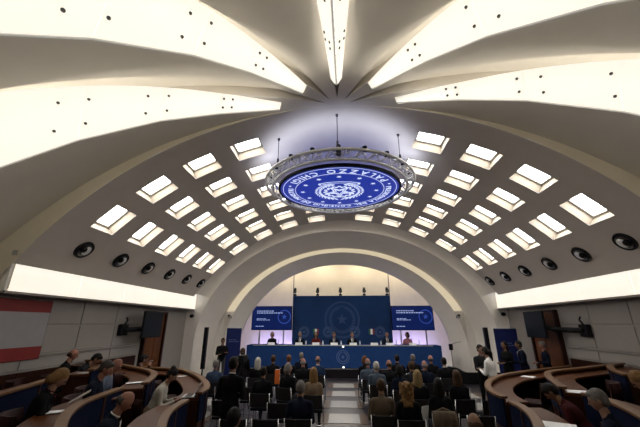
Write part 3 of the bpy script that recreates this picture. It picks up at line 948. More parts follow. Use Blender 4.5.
bench(pA, 1.42, 1, 'last row left curved desk behind the blonde woman', 3)
bench(pR1, 1.12, -1, 'front right curved desk with a rounded rail below the standing group', 1)
bench(pR1b, 1.12, -1, 'right curved desk with a white sheet at the bottom of the aisle', 1)
bench(pR2, 1.32, -1, 'second row right curved desk with papers on its end', 2)
bench(pR2b, 1.32, -1, 'right curved desk behind the grey-haired man in navy', 2)
bench(pR3, 1.42, -1, 'last row right curved desk along the right wall', 3)
bench(pR3b, 1.42, -1, 'last row right curved desk behind the person in olive', 3)
def tier(name, paths, sx, z):
    poly = []
    for p in paths: poly += [(v.x, v.y) for v in smooth_path(p, 0.3)]
    poly = [(x+sx*0.05, y-0.02) for x, y in poly]
    y_end = poly[-1][1]
    poly += [(sx*7.19, y_end), (sx*7.19, poly[0][1])]
    if sx > 0: poly = poly[::-1]
    return struct(MB().prism(poly, 0.0, z).build(name, M_CARPET))
tier('trim_5', (pE, pF), -1, T1); tier('trim_6', (pD, pB), -1, T2); tier('trim_7', (pC, pA), -1, T3)
tier('trim_8', (pR1, pR1b), 1, T1); tier('trim_9', (pR2, pR2b), 1, T2); tier('trim_10', (pR3, pR3b), 1, T3)

# ================================================================== CHAIRS
def make_chair():
    t = thing('stacking_chair', 'x', 'chair')
    b = bevel(MB().box((0, 0.02, 0.445), (0.46, 0.44, 0.06)).build('seat', M_BLACKF, t), 0.025, 2)
    # gently curved back
    V = []; n = 7
    for j in range(2):
        for i in range(n):
            x = -0.22 + 0.44*i/(n-1); y = -0.215 - 0.03*(1-(x/0.22)**2)
            z = 0.50 if j == 0 else 0.79; V.append((x, y - (0.05 if j else 0.0), z)); 
    V += [(x, y+0.03, z) for x, y, z in V]
    F = []
    for i in range(n-1):
        F += [(i, i+1, n+i+1, n+i), (2*n+i+1, 2*n+i, 3*n+i, 3*n+i+1), (i, 2*n+i, 2*n+i+1, i+1), (n+i+1, 3*n+i+1, 3*n+i, n+i)]
    F += [(0, n, 3*n, 2*n), (n-1, 3*n-1, 4*n-1, 2*n-1)]
    link('backrest', mesh('backrest', V, F, False), mat('charcoal_mesh', (0.022, 0.020, 0.020), 0.8, noise=0.2, nscale=80, spec=0.08), t)
    for sx in (-1, 1):
        MB().tube([(sx*0.235, -0.26, 0.0), (sx*0.235, -0.22, 0.43), (sx*0.235, -0.265, 0.80)], 0.009, 6).build('back_leg', M_CHROME, t, True)
        MB().tube([(sx*0.235, 0.22, 0.0), (sx*0.235, 0.21, 0.43), (sx*0.235, -0.21, 0.44)], 0.009, 6).build('front_leg', M_CHROME, t, True)
        MB().tube([(sx*0.235, 0.215, 0.20), (sx*0.235, -0.24, 0.20)], 0.009, 6).build('side_rail', M_CHROME, t, True)
    MB().tube([(-0.235, -0.24, 0.18), (0.235, -0.24, 0.18)], 0.009, 6).build('stretcher', M_CHROME, t, True)
    return t
def make_armchair():
    t = thing('bench_seat', 'x', 'seat')
    bevel(MB().box((0, 0.03, 0.42), (0.50, 0.46, 0.10)).build('cushion', mat('dark_red_leather', (0.022, 0.006, 0.005), 0.6, noise=.2, spec=0.15), t), 0.03, 2)
    V = []; F = []; n = 9
    for j, z in enumerate((0.46, 0.80)):
        for q in (0.27, 0.32):
            for i in range(n):
                a = R(200 + 140*i/(n-1)); V.append((q*math.cos(a), q*math.sin(a)*0.95+0.02 - 0.03*j, z))
    for i in range(n-1):
        F += [(n+i, n+i+1, 3*n+i+1, 3*n+i), (i+1, i, 2*n+i, 2*n+i+1), (2*n+i, 3*n+i, 3*n+i+1, 2*n+i+1), (i, i+1, n+i+1, n+i)]
    F += [(0, n, 3*n, 2*n), (n-1, 3*n-1, 4*n-1, 2*n-1)][:0] + [(0, 2*n, 3*n, n), (n-1, 2*n-1, 4*n-1, 3*n-1)]
    link('backrest', mesh('backrest', V, F, True), MATS['dark_red_leather'], t)
    MB().bar((0,0,0.03), (0,0,0.38), 0.035, 10).build('pedestal', M_DSTEEL, t)
    MB().lathe([(0,0.04),(0.20,0.025),(0.20,0),(0,0)], 18).build('base', M_DSTEEL, t)
    return t
PROTO = {'chair': [make_chair(), False], 'arm': [make_armchair(), False]}
def seat(kind, x, y, z, rz, label, group):
    p = PROTO[kind]
    t = p[0] if not p[1] else copy_tree(p[0]); p[1] = True
    t.location = (x, y, z); t.rotation_euler = (0, 0, R(rz)); t['label'] = label; t['group'] = group
    return t

# ================================================================== PEOPLE
def remesh(mb, vox, it=4):
    me = mb.mesh('tmp'); o = bpy.data.objects.new('tmp', me); COL.objects.link(o)
    m = o.modifiers.new('r', 'REMESH'); m.mode = 'VOXEL'; m.voxel_size = vox
    if it:
        s_ = o.modifiers.new('s', 'SMOOTH'); s_.factor = 0.5; s_.iterations = it
    dg = bpy.context.evaluated_depsgraph_get()
    e = bpy.data.meshes.new_from_object(o.evaluated_get(dg))
    V = np.empty(len(e.vertices)*3); e.vertices.foreach_get('co', V); V = V.reshape(-1, 3)
    Fc = [tuple(p.vertices) for p in e.polygons]
    bpy.data.objects.remove(o); bpy.data.meshes.remove(me); bpy.data.meshes.remove(e)
    return V, Fc

SKIN = {'light': (0.46, 0.25, 0.17), 'tan': (0.33, 0.17, 0.10), 'red': (0.48, 0.22, 0.15), 'dark': (0.17, 0.085, 0.05)}
HAIRC = {'blonde': (0.36, 0.24, 0.10), 'white': (0.62, 0.58, 0.50), 'grey': (0.22, 0.20, 0.18), 'dark': (0.012, 0.009, 0.008), 'brown': (0.075, 0.038, 0.018), 'red': (0.17, 0.065, 0.025), 'dgrey': (0.075, 0.068, 0.062), 'gold': (0.28, 0.15, 0.055)}
CLOTH = {'black': (0.010, 0.010, 0.011), 'navy': (0.011, 0.016, 0.034), 'blue': (0.030, 0.055, 0.12), 'greyblue': (0.10, 0.13, 0.17), 'tan': (0.17, 0.125, 0.085), 'cream': (0.42, 0.39, 0.33), 'white': (0.80, 0.80, 0.77), 'pink': (0.48, 0.20, 0.24), 'maroon': (0.075, 0.012, 0.014), 'red': (0.17, 0.025, 0.02), 'charcoal': (0.030, 0.030, 0.034), 'check': (0.22, 0.27, 0.36), 'olive': (0.11, 0.085, 0.03), 'beige': (0.36, 0.25, 0.16), 'midgrey': (0.09, 0.09, 0.095), 'lblue': (0.06, 0.09, 0.16)}
def m_skin(k): return mat('skin_'+k, tuple(c*0.52 for c in SKIN[k]), 0.55, noise=0.06, nscale=25, spec=0.25)
def m_hair(k): return mat('hair_'+k, tuple(c*0.55 for c in HAIRC[k]), 0.6, noise=0.3, nscale=70, bump=0.4, spec=0.15)
def m_cloth(k): return mat('cloth_'+k, tuple(c*(0.52 if k not in ('white','cream') else 0.85) for c in CLOTH[k]), 0.85, noise=0.12, nscale=45, bump=0.15, spec=0.07)
M_EYE = mat('eye_dark', (0.02, 0.012, 0.01), 0.2); M_LIP = mat('lip', (0.34, 0.10, 0.085), 0.5); M_SHOE = mat('shoe_leather', (0.012, 0.010, 0.009), 0.35, noise=0.1)

def head_mesh(fem):
    nu, nv = 36, 26; V = []; F = []; fm = []
    D = []
    for j in range(nv+1):
        a = -math.pi/2 + math.pi*j/nv
        for i in range(nu):
            t = 2*math.pi*i/nu; D.append(Vector((math.cos(a)*math.cos(t), math.cos(a)*math.sin(t), math.sin(a))))
    def g(d, c, w_): return math.exp(-((d-Vector(c).normalized()).length/w_)**2)
    for d in D:
        x, y, z = d.x*0.076, d.y*0.094, d.z*0.118
        if d.z < 0:
            k = min(1, -d.z*1.15); x *= 1-0.24*k*k; y = y*(1-0.16*k) + 0.016*k
        b = 0.026*g(d, (0, 1, -0.14), 0.13) + 0.008*g(d, (0, 1, 0.0), 0.12) + 0.006*g(d, (0.3, 1, 0.25), 0.2) + 0.006*g(d, (-0.3, 1, 0.25), 0.2)
        b -= 0.008*g(d, (0.36, 1, 0.05), 0.14) + 0.008*g(d, (-0.36, 1, 0.05), 0.14)
        b += 0.006*g(d, (0, 1, -0.55), 0.16) + 0.010*g(d, (0, 0.85, -1.0), 0.22)
        V.append(Vector((x, y, z)) + Vector((d.x*0.4, d.y, d.z*0.2))*b)
    for j in range(nv):
        for i in range(nu):
            i2 = (i+1) % nu
            f = (j*nu+i, j*nu+i2, (j+1)*nu+i2, (j+1)*nu+i)
            c = sum((D[q] for q in f), Vector())/4
            m = 0
            if c.y > 0.5:
                if min(abs(c.x-0.33), abs(c.x+0.33)) < 0.12 and abs(c.z-0.06) < 0.065: m = 1
                if abs(c.x) < 0.27 and abs(c.z+0.56) < 0.06: m = 2
            F.append(f); fm.append(m)
    # ears
    for sx in (-1, 1):
        b = MB().ell((sx*0.077, -0.006, -0.005), (0.012, 0.022, 0.034), 8, 6); n = len(V)
        V += [Vector(v) for v in b.V]; F += [tuple(i+n for i in f) for f in b.F]; fm += [0]*len(b.F)
    return V, F, fm
HEAD = head_mesh(False)

def hand_geo(mb, wrist, dirv, up, sd, curl=0.5):
    """palm and five fingers; dirv = finger direction, up = back-of-hand normal, sd = +1 right hand"""
    d = Vector(dirv).normalized(); u = Vector(up); u = (u - d*u.dot(d)).normalized(); s = d.cross(u)*sd
    w_ = Vector(wrist)
    M = Matrix((s, d, u)).transposed()
    mb.ell(w_ + d*0.045, (0.040, 0.055, 0.017), 10, 6, M)
    for k, (off, ln) in enumerate(((-0.029, 0.062), (-0.010, 0.075), (0.010, 0.070), (0.028, 0.055))):
        p0 = w_ + d*0.080 + s*off; p1 = p0 + (d*math.cos(curl*0.5) - u*math.sin(curl*0.5))*ln*0.55; p2 = p1 + (d*math.cos(curl*1.5) - u*math.sin(curl*1.5))*ln*0.55
        mb.tube([p0, p1, p2], [0.0095, 0.009, 0.007], 6)
    p0 = w_ + d*0.03 - s*0.034; p1 = p0 + (d*0.6 - s*0.7 - u*0.2).normalized()*0.035; p2 = p1 + (d*0.9 - s*0.1 - u*0.3).normalized()*0.03
    mb.tube([p0, p1, p2], [0.011, 0.010, 0.008], 6)

def person(label, hx, hy, fz, rz, pose='sit', lean=0, top='black', bottom='charcoal', skin='light', hair=('short', 'dark'), shirt=None, tie=None,
           arms='lap', fem=False, head_yaw=0, head_pitch=0, hip=None, size=1.0, group=None, vox=0.022, coat=False):
    hip = (0.53 if pose == 'sit' else 0.95) if hip is None else hip
    L = R(lean); ws = 0.9 if fem else 1.0
    def U(x, y, z):      # upper-body frame
        return Vector((x*ws, y*math.cos(L) + z*math.sin(L), hip + z*math.cos(L) - y*math.sin(L)))
    root_off = U(0, 0.03, 0.685)
    ca, sa = math.cos(R(rz)), math.sin(R(rz))
    ox, oy = hx - (ca*root_off.x - sa*root_off.y), hy - (sa*root_off.x + ca*root_off.y)
    t = thing('person', label, 'person', (ox, oy, fz), R(rz), group)
    Mt = Matrix.Rotation(-L, 3, 'X')
    prim = []            # (kind, data..., tag)
    def cap(a, b, ra, rb, tag): prim.append(('c', Vector(a), Vector(b), ra, rb, tag))
    def ell(c, r, tag, M=None): prim.append(('e', Vector(c), r, M or Matrix.Identity(3), tag))
    TOP, BOT, SK, SH = 1, 2, 0, 3
    ell(U(0, 0.0, 0.14), (0.160*ws, 0.118, 0.20), TOP, Mt)
    ell(U(0, -0.008, 0.33), (0.182*ws, 0.122, 0.19), TOP, Mt)
    cap(U(-0.145, -0.012, 0.435), U(0.145, -0.012, 0.435), 0.066, 0.066, TOP)
    cap(U(0, -0.018, 0.44), U(0, -0.006, 0.515), 0.085, 0.058, TOP)
    cap(U(0, -0.004, 0.48), U(0, 0.018, 0.61), 0.060, 0.056, SK)
    ell((0, -0.01, hip + 0.02), (0.172, 0.135, 0.13), TOP if coat or top in ('navy', 'black') else BOT)
    if fem:
        for sx in (-1, 1): ell(U(sx*0.075, 0.085, 0.30), (0.062, 0.05, 0.06), TOP, Mt)
    if pose == 'sit':
        for sx in (-1, 1):
            cap((sx*0.095, 0.0, 0.52), (sx*0.115, 0.42, 0.50), 0.088, 0.062, BOT)
            cap((sx*0.115, 0.42, 0.49), (sx*0.11, 0.40, 0.10), 0.060, 0.042, BOT)
            cap((sx*0.11, 0.37, 0.055), (sx*0.12, 0.53, 0.040), 0.045, 0.036, SH)
    else:
        for sx in (-1, 1):
            cap((sx*0.092, 0.0, hip), (sx*0.10, 0.015, hip*0.53), 0.092, 0.064, BOT)
            cap((sx*0.10, 0.015, hip*0.53), (sx*0.105, -0.02, 0.10), 0.060, 0.043, BOT)
            cap((sx*0.105, -0.04, 0.05), (sx*0.125, 0.13, 0.040), 0.046, 0.036, SH)
        if coat: ell((0, -0.005, hip-0.07), (0.185, 0.14, 0.20), TOP)
    mb_h = MB(); hands = []
    for sx in (-1, 1):
        sh = U(sx*0.185, -0.012, 0.425)
        if arms == 'lap':
            el = U(sx*0.235, -0.02, 0.16); wr = Vector((sx*0.10, 0.20, 0.62)) if pose == 'sit' else U(sx*0.12, .24, .16)
        elif arms == 'desk':
            el = U(sx*0.25, 0.12, 0.17); wr = Vector((sx*0.13, el.y+0.22, max(el.z-0.01, hip+0.20)))
        elif arms == 'side':
            el = U(sx*0.235, -0.02, 0.13); wr = U(sx*0.235, 0.05, -0.11)
        elif arms == 'cross':
            el = U(sx*0.235, 0.03, 0.17); wr = U(-sx*0.07, 0.19, 0.20+0.03*sx)
        elif arms == 'hold':
            el = U(sx*0.24, 0.06, 0.15); wr = U(sx*0.07, 0.27, 0.26)
        elif arms == 'face':
            el = U(sx*0.25, 0.10, 0.20); wr = U(sx*0.08, 0.20, 0.55) if sx > 0 else U(sx*0.10, 0.30, 0.22)
        elif arms == 'folded_desk':
            el = U(sx*0.25, 0.14, 0.19); wr = Vector((-sx*0.02, el.y+0.20, max(el.z-0.01, hip+0.20)))
        else:
            el = U(sx*0.235, -0.02, 0.16); wr = U(sx*0.2, 0.2, 0.1)
        cap(sh, el, 0.060*ws, 0.046, TOP); cap(el, wr, 0.046, 0.033, TOP)
        dv = (wr-el).normalized()
        hand_geo(mb_h, wr + dv*0.005, dv, (0, 0, 1) if abs(dv.z) < 0.8 else (sx, 0, 0), sx, 0.7)
    mb = MB()
    for p in prim:
        if p[0] == 'c': mb.capsule(p[1], p[2], p[3], p[4])
        else: mb.ell(p[1], p[2], 14, 10, p[3])
    V, F = remesh(mb, vox, 5)
    # tag faces by the nearest primitive
    C = np.array([V[list(f)].mean(axis=0) for f in F])
    best = np.full(len(F), 1e9); tag = np.zeros(len(F), int)
    for p in prim:
        if p[0] == 'c':
            a, b = np.array(p[1]), np.array(p[2]); ab = b-a
            h = np.clip(((C-a)@ab)/max(ab@ab, 1e-9), 0, 1)
            dd = np.linalg.norm(C-a-h[:, None]*ab, axis=1) - (p[3]+(p[4]-p[3])*h); tg = p[5]
        else:
            Q = (C-np.array(p[1]))@np.array(p[3]); r = np.array(p[2])
            k = np.linalg.norm(Q/r, axis=1); dd = (k-1)*min(r); tg = p[4]
        if tg == SK: dd = dd + 0.004
        m_ = dd < best; best[m_] = dd[m_]; tag[m_] = tg
    V = [tuple(v) for v in V]; F = list(F); fm = list(map(int, tag))
    # head
    HM = Mt @ Matrix.Rotation(R(head_yaw), 3, 'Z') @ Matrix.Rotation(R(-head_pitch), 3, 'X')
    hc = U(0, 0.03, 0.685)
    n = len(V)
    V += [tuple(hc + HM @ v * size) for v in HEAD[0]]; F += [tuple(i+n for i in f) for f in HEAD[1]]; fm += [(0, 4, 5)[k] for k in HEAD[2]]
    n = len(V); V += mb_h.V; F += [tuple(i+n for i in f) for f in mb_h.F]; fm += [0]*len(mb_h.F)
    link('body', mesh('body', V, F, True, fm), [m_skin(skin), m_cloth(top), m_cloth(bottom), M_SHOE, M_EYE, M_LIP], t)
    # hair
    st, hcl = hair
    h = MB(); rnd = random.Random(int(abs(hx*1000)+abs(hy*77)))
    if st == 'ring':
        for sx in (-1, 1): h.ell((sx*0.062, -0.03, -0.012), (0.024, 0.055, 0.045), 10, 8)
        h.ell((0, -0.078, -0.018), (0.062, 0.030, 0.052), 12, 8)
    else:
        h.ell((0, -0.018, 0.026), (0.086, 0.100, 0.110), 16, 12)
        h.ell((0, -0.045, -0.015), (0.080, 0.068, 0.075), 14, 10)
        if st == 'short': h.ell((0, 0.045, 0.085), (0.058, 0.045, 0.032), 10, 8)
        if st in ('bob', 'long', 'curly'):
            ln = {'bob': -0.105, 'long': -0.25, 'curly': -0.22}[st]
            h.capsule((0, -0.045, 0.0), (0, -0.070, ln*0.9), 0.078, 0.05)
            for k in range(22):
                a = math.pi*(0.97 + 1.06*k/21); q0 = 0.074; q1 = 0.078 + rnd.uniform(-0.012, 0.016)
                l_ = ln*rnd.uniform(0.85, 1.12)
                h.capsule((q0*math.cos(a), -0.02+q0*0.95*math.sin(a), 0.03), (q1*math.cos(a)*1.02, -0.028+q1*math.sin(a), l_*0.55), 0.024, 0.022, 6)
                h.capsule((q1*math.cos(a)*1.02, -0.028+q1*math.sin(a), l_*0.55), (q1*math.cos(a)*0.85+rnd.uniform(-.012,.012), -0.035+q1*math.sin(a)*0.9, l_), 0.022, 0.011, 6)
        if st == 'curly':
            for k in range(46):
                a = rnd.uniform(math.pi*0.95, math.pi*2.05); z = rnd.uniform(-0.25, 0.10); q = 0.10 + 0.02*rnd.random()
                h.ell((q*math.cos(a), -0.03+q*0.95*math.sin(a), z), (0.028, 0.028, 0.034), 6, 5)
        if st == 'bun': h.ell((0, -0.075, 0.105), (0.052, 0.052, 0.046), 12, 8)
        if st == 'pony':
            h.capsule((0, -0.10, 0.03), (0, -0.15, -0.02), 0.035, 0.04); h.capsule((0, -0.15, -0.02), (0, -0.14, -0.22), 0.04, 0.022)
    HV, HF = remesh(h, 0.0115, 2)
    if st != 'ring':
        N_ = HV/np.maximum(np.linalg.norm(HV, axis=1, keepdims=True), 1e-6)
        HV = HV + N_*(0.0045*np.sin(HV[:, :1]*260+3*np.sin(HV[:, 2:]*70)+hx)*np.sin(HV[:, 1:2]*190+2*np.sin(HV[:, 2:]*90)))
    link('hair', mesh('hair', [tuple(hc + HM @ Vector(v) * size) for v in HV], HF, True), m_hair(hcl), t)
    # shirt collar, shirt front, tie
    if shirt:
        pts = []
        for i in range(20):
            a = 2*math.pi*i/20; pts.append(U(0.056*math.cos(a), 0.004+0.056*math.sin(a), 0.530 - 0.012*math.sin(a)))
        MB().tube(pts, 0.009, 6, True).build('collar', m_cloth(shirt), t, True)
        V2 = []; F2 = []; nz = 8
        for j in range(nz+1):
            z = 0.26 + 0.23*j/nz; hw = 0.012 + 0.052*(j/nz)
            y = 0.118*math.sqrt(max(0.05, 1-((z-0.33)/0.235)**2)) + 0.016
            for i in range(5):
                x = hw*(i-2)/2; V2.append(U(x, y - 0.3*abs(x)*abs(x)/0.1, z))
        for j in range(nz):
            for i in range(4): F2.append((j*5+i, j*5+i+1, (j+1)*5+i+1, (j+1)*5+i))
        sf = link('shirt_front', mesh('shirt_front', V2, F2, True), m_cloth(shirt), t)
        if tie:
            V3 = []; F3 = []
            for j in range(nz+1):
                z = 0.255 + 0.235*j/nz; hw = 0.024 - 0.010*(j/nz)
                y = 0.118*math.sqrt(max(0.05, 1-((z-0.33)/0.235)**2)) + 0.022
                V3 += [U(-hw, y, z), U(hw, y, z)]
            for j in range(nz): F3.append((2*j, 2*j+1, 2*j+3, 2*j+2))
            link('tie', mesh('tie', V3, F3), m_cloth(tie), sf)
    return t, (ox, oy)

def aud(label, short, hx, hy, rz=0, **k):
    _, (x, y) = person(label, hx, hy, 0.0, rz, group='seated audience', **k)
    seat('chair', x, y-0.02, 0, rz, 'black chair with chrome frame under ' + short, 'audience chairs')

S, Bk, Lg, Rg, Cu = 'short', 'bob', 'long', 'ring', 'curly'
# ---- audience, left of the aisle
aud('woman with white-blonde hair in black in the front left audience', 'the white-blonde woman in the front left audience', -2.69, 10.98, 0, top='black', hair=(Lg,'white'), fem=True)
aud('dark-suited man with brown hair right of the white-blonde woman', 'the man right of the white-blonde woman', -2.36, 11.77, 4, top='black', skin='tan', hair=(S,'brown'))
aud('man with reddish grey hair in black, third from the left in front', 'the man with reddish grey hair', -1.84, 11.85, 0, top='black', skin='red', hair=(S,'red'))
aud('grey-haired man in the very front row left of the aisle', 'the grey-haired man in the very front row left', -1.54, 12.91, 0, top='navy', hair=(S,'grey'))
aud('bald man in black seated just behind the front grey-haired man', 'the bald man in black behind the front row', -1.24, 10.90, 5, top='black', skin='red', hair=(Rg,'grey'), lean=3)
aud('bald man in blue suit at the aisle, front left audience', 'the bald man in blue suit at the aisle', -0.83, 11.60, 0, top='blue', skin='red', hair=(Rg,'dgrey'), shirt='white')
aud('woman with grey bob in black, head turned, left audience middle', 'the woman with grey bob', -1.47, 9.46, -18, top='black', hair=(Bk,'grey'), fem=True, head_yaw=-35)
aud('long-haired blonde woman with cream top beside the aisle', 'the long-haired blonde woman in cream', -0.72, 8.62, 0, top='beige', hair=(Lg,'gold'), fem=True)
aud('grey-haired man in navy suit, nearest seated left of the aisle', 'the nearest grey-haired man in navy', -0.80, 6.69, 0, top='navy', hair=(S,'grey'), skin='tan', lean=3, vox=0.018)
aud('grey-haired man in blue suit at the far left of the audience', 'the man in blue suit at the far left', -3.72, 10.11, 0, top='lblue', hair=(S,'grey'), skin='red')
aud('dark-clothed man seen from behind left of the woman with grey bob', 'the man left of the grey bob', -1.98, 8.72, 0, top='black', hair=(S,'dark'), skin='tan')
aud('dark-haired man at the bottom left of the aisle, only head showing', 'the dark-haired man at the bottom left', -1.39, 4.60, -10, top='charcoal', hair=(S,'dark'), lean=5, skin='red', vox=0.018)
# ---- audience, right of the aisle
aud('red-haired woman in the front right audience beside the aisle', 'the red-haired woman at the aisle', 0.72, 11.75, 0, top='black', hair=(Bk,'red'), fem=True)
aud('bald man in grey-blue behind the red-haired woman', 'the bald man behind the red-haired woman', 0.76, 10.92, 4, top='greyblue', skin='red', hair=(Rg,'grey'))
aud('white-haired man in grey-blue suit at the right aisle side', 'the white-haired man in grey-blue', 0.93, 10.02, 0, top='greyblue', hair=(S,'white'))
aud('balding man in black right of the white-haired man', 'the balding man right of the white-haired man', 1.36, 10.55, 0, top='black', hair=(Rg,'brown'), skin='red', lean=5)
aud('dark-haired man in the front row right, left of the grey-haired man', 'the dark-haired man in the front row right', 1.86, 12.22, 0, top='black', hair=(S,'dark'))
aud('grey-haired man in the front row of the right audience', 'the grey-haired man in the front row right', 2.44, 12.43, 0, top='black', hair=(S,'grey'))
aud('dark-haired woman in navy in the middle of the right audience', 'the dark-haired woman in navy', 1.46, 9.33, 0, top='navy', hair=(Bk,'dark'), fem=True)
aud('man in charcoal between the dark-haired woman and the bald heads', 'the man in charcoal mid right', 1.93, 10.15, 0, top='charcoal', hair=(S,'brown'))
aud('woman with long straight blonde hair in the middle right audience', 'the long blonde woman mid right', 1.70, 8.33, 0, top='black', hair=(Lg,'blonde'), fem=True)
aud('balding red-faced man in dark suit right of the long blonde woman', 'the balding red-faced man', 2.36, 10.40, 15, top='navy', skin='red', hair=(Rg,'grey'))
aud('bald man in black in the second row at the right', 'the bald man in the second row right', 2.97, 12.12, 0, top='black', skin='red', hair=(Rg,'dgrey'))
aud('broad man in tan jacket, nearest seated right of the aisle', 'the man in tan jacket', 0.72, 7.00, 0, top='tan', hair=(S,'brown'), skin='tan', lean=3, coat=True, vox=0.018)
aud('woman with long curly golden hair and black top, near right', 'the woman with curly golden hair', 1.15, 6.71, 0, top='black', hair=(Cu,'gold'), fem=True, vox=0.018)
aud('dark long-haired woman with a tan coat on her chair', 'the dark long-haired woman', 1.85, 7.17, 0, top='black', hair=(Lg,'dark'), fem=True, vox=0.018)
aud('brown-haired woman in black at the right end of the audience', 'the brown-haired woman at the right end', 2.60, 8.39, 8, top='black', hair=(Lg,'brown'), fem=True)
aud('brown-haired man at the bottom right of the aisle, only head showing', 'the man at the bottom right', 1.58, 4.62, 0, top='charcoal', hair=(Rg,'brown'), skin='tan', lean=12, vox=0.018)
aud('dark-haired man in black suit at the right side of the second row', 'the dark-haired man in the second row', 3.17, 11.30, 0, top='black', hair=(S,'dark'), shirt='white')
# ---- empty chairs
for k, (x, y, lab) in enumerate(((-1.9, 6.5, 'empty black chair left of the grey-haired man in navy'), (-1.35, 6.55, 'empty black chair directly beside the grey-haired man in navy'), (-2.6, 7.9, 'empty black chair in front of the standing dark-suited man'),
        (-2.45, 9.4, 'empty black chair behind the white-blonde woman'), (-3.1, 9.4, 'empty black chair behind the man in blue suit'), (-1.35, 7.75, 'empty black chair behind the woman with grey bob'),
        (2.45, 7.0, 'empty black chair right of the tan coat'), (3.2, 8.3, 'empty black chair right of the brown-haired woman'), (3.0, 9.7, 'empty black chair at the right end of the middle row'))):
    seat('chair', x, y, 0, random.uniform(-4, 4), lab, 'audience chairs')

# ---- standing people
person('man in black suit with white collar standing with his back turned, left audience', -2.05, 6.49, 0, -6, 'stand', top='black', bottom='black', hair=(S,'dark'), shirt='white', coat=True, arms='lap', group='standing people', skin='tan', vox=0.018)
person('photographer in dark clothes with crossed arms beside the left blue banner', -5.20, 14.7, 0, -150, 'stand', top='black', bottom='midgrey', hair=(S,'dark'), arms='cross', group='standing people', skin='tan')
person('camera operator in black behind the video camera near the left banner', -3.30, 11.3, 0, 10, 'stand', top='black', bottom='black', hair=(S,'brown'), arms='hold', group='standing people', hip=0.78)
person('woman in white shirt and tan trousers standing at the right rail', 3.87, 9.75, 0, 38, 'stand', lean=8, top='white', bottom='beige', hair=('pony','dark'), arms='hold', fem=True, group='standing people')
person('person in dark grey partly hidden by the woman in white', 4.08, 10.6, 0, -165, 'stand', top='charcoal', bottom='black', hair=(S,'dark'), arms='hold', group='standing people')
person('woman with long dark hair in black in front of the right banner', 5.42, 12.0, 0.0, 115, 'stand', top='black', bottom='black', hair=(Lg,'dark'), arms='lap', fem=True, hip=0.98, group='standing people', skin='tan')
person('man in dark suit and white shirt talking beside the right banner', 5.86, 11.95, 0.0, 62, 'stand', lean=3, top='navy', bottom='navy', hair=(S,'dark'), shirt='white', arms='lap', coat=True, hip=1.0, group='standing people', skin='tan')
person('man in dark blue suit standing in front of the right wooden door', 6.50, 11.75, 0.0, 75, 'stand', top='navy', bottom='navy', hair=(S,'grey'), arms='lap', coat=True, hip=1.0, group='standing people', skin='red')

# ---- people at the curved benches
def ben(label, short, hx, hy, fz, rz, **k):
    _, (x, y) = person(label, hx, hy, fz, rz, group='people at the curved desks', **k)
    seat('arm', x, y, fz, rz, 'dark red seat under ' + short, 'bench seats')
ben('blonde woman in black coat reading papers, lower left', 'the blonde woman in black coat', -4.0, 4.78, T2, -55, lean=18, top='black', bottom='black', hair=(Bk,'gold'), fem=True, arms='desk', head_pitch=22, shirt='maroon', vox=0.016)
ben('bald man in navy suit writing at the bottom left desk', 'the bald man in navy suit', -2.79, 4.47, T1, -62, lean=20, top='navy', bottom='navy', hair=(Rg,'dgrey'), arms='desk', head_pitch=22, shirt='white', skin='red', vox=0.016)
ben('woman in cream jacket with dark hair in a bun typing on a laptop', 'the woman in cream jacket', -3.31, 6.68, T1, -72, lean=22, top='cream', bottom='beige', hair=('bun','dark'), fem=True, arms='desk', head_pitch=18, vox=0.018)
ben('balding man in dark jacket in the last left row by the wall', 'the balding man in the last left row', -6.05, 7.45, T3, -50, lean=12, top='black', hair=(Rg,'brown'), arms='desk', skin='red', head_pitch=10)
ben('dark-haired person bent forward in the last left row', 'the dark-haired person in the last left row', -5.92, 8.05, T3-0.02, -60, lean=36, top='charcoal', hair=(S,'dark'), arms='folded_desk', head_pitch=10)
ben('man with greying hair in navy suit seated beside the checked shirt', 'the man with greying hair in navy', -3.98, 5.70, T2, -68, lean=15, top='navy', hair=(S,'dgrey'), arms='desk', skin='red', head_pitch=10, vox=0.018)
ben('bald man in light blue checked shirt leaning on the second left desk', 'the bald man in checked shirt', -4.32, 6.45, T2, -74, lean=22, top='check', hair=(Rg,'brown'), arms='desk', skin='red', head_pitch=12, vox=0.018)
ben('dark-haired person in black at the front left desk near the door', 'the dark-haired person near the left door', -5.30, 9.0, T1, -40, lean=12, top='black', hair=(S,'dark'), arms='face', head_pitch=8)
ben('grey-haired man in navy jacket seen from behind at the lower right', 'the grey-haired man in navy jacket', 3.13, 4.70, T1, 48, lean=8, top='navy', hair=(S,'grey'), arms='desk', head_yaw=10, head_pitch=12, vox=0.016)
ben('person in maroon jacket bent over the right curved desk', 'the person in maroon jacket', 3.25, 5.90, T1, 60, lean=34, top='maroon', hair=(S,'dark'), arms='folded_desk', skin='tan', head_pitch=20, vox=0.018)
ben('person in olive jacket with fair hair at the right edge', 'the person in olive jacket', 4.15, 5.30, T2, 60, lean=24, top='olive', hair=(Bk,'gold'), fem=True, arms='desk', head_pitch=20, vox=0.018)
for k, (x, y, z, rz, lab) in enumerate(((-6.0, 5.9, T3, -70, 'empty dark red seat in the last left row by the wall'), (-6.3, 6.7, T3, -65, 'empty dark red seat left of the balding man by the wall'), (-5.0, 8.0, T2, -60, 'empty dark red seat in the second left row'),
        (-4.2, 8.3, T1, -55, 'empty dark red seat in the front left row'), (4.3, 8.4, T1, 60, 'empty dark red seat in the front right row'), (5.2, 7.6, T2, 60, 'empty dark red seat in the second right row'), (6.2, 7.6, T3, 60, 'empty dark red seat in the last right row'))):
    seat('arm', x, y, z, rz, lab, 'bench seats')

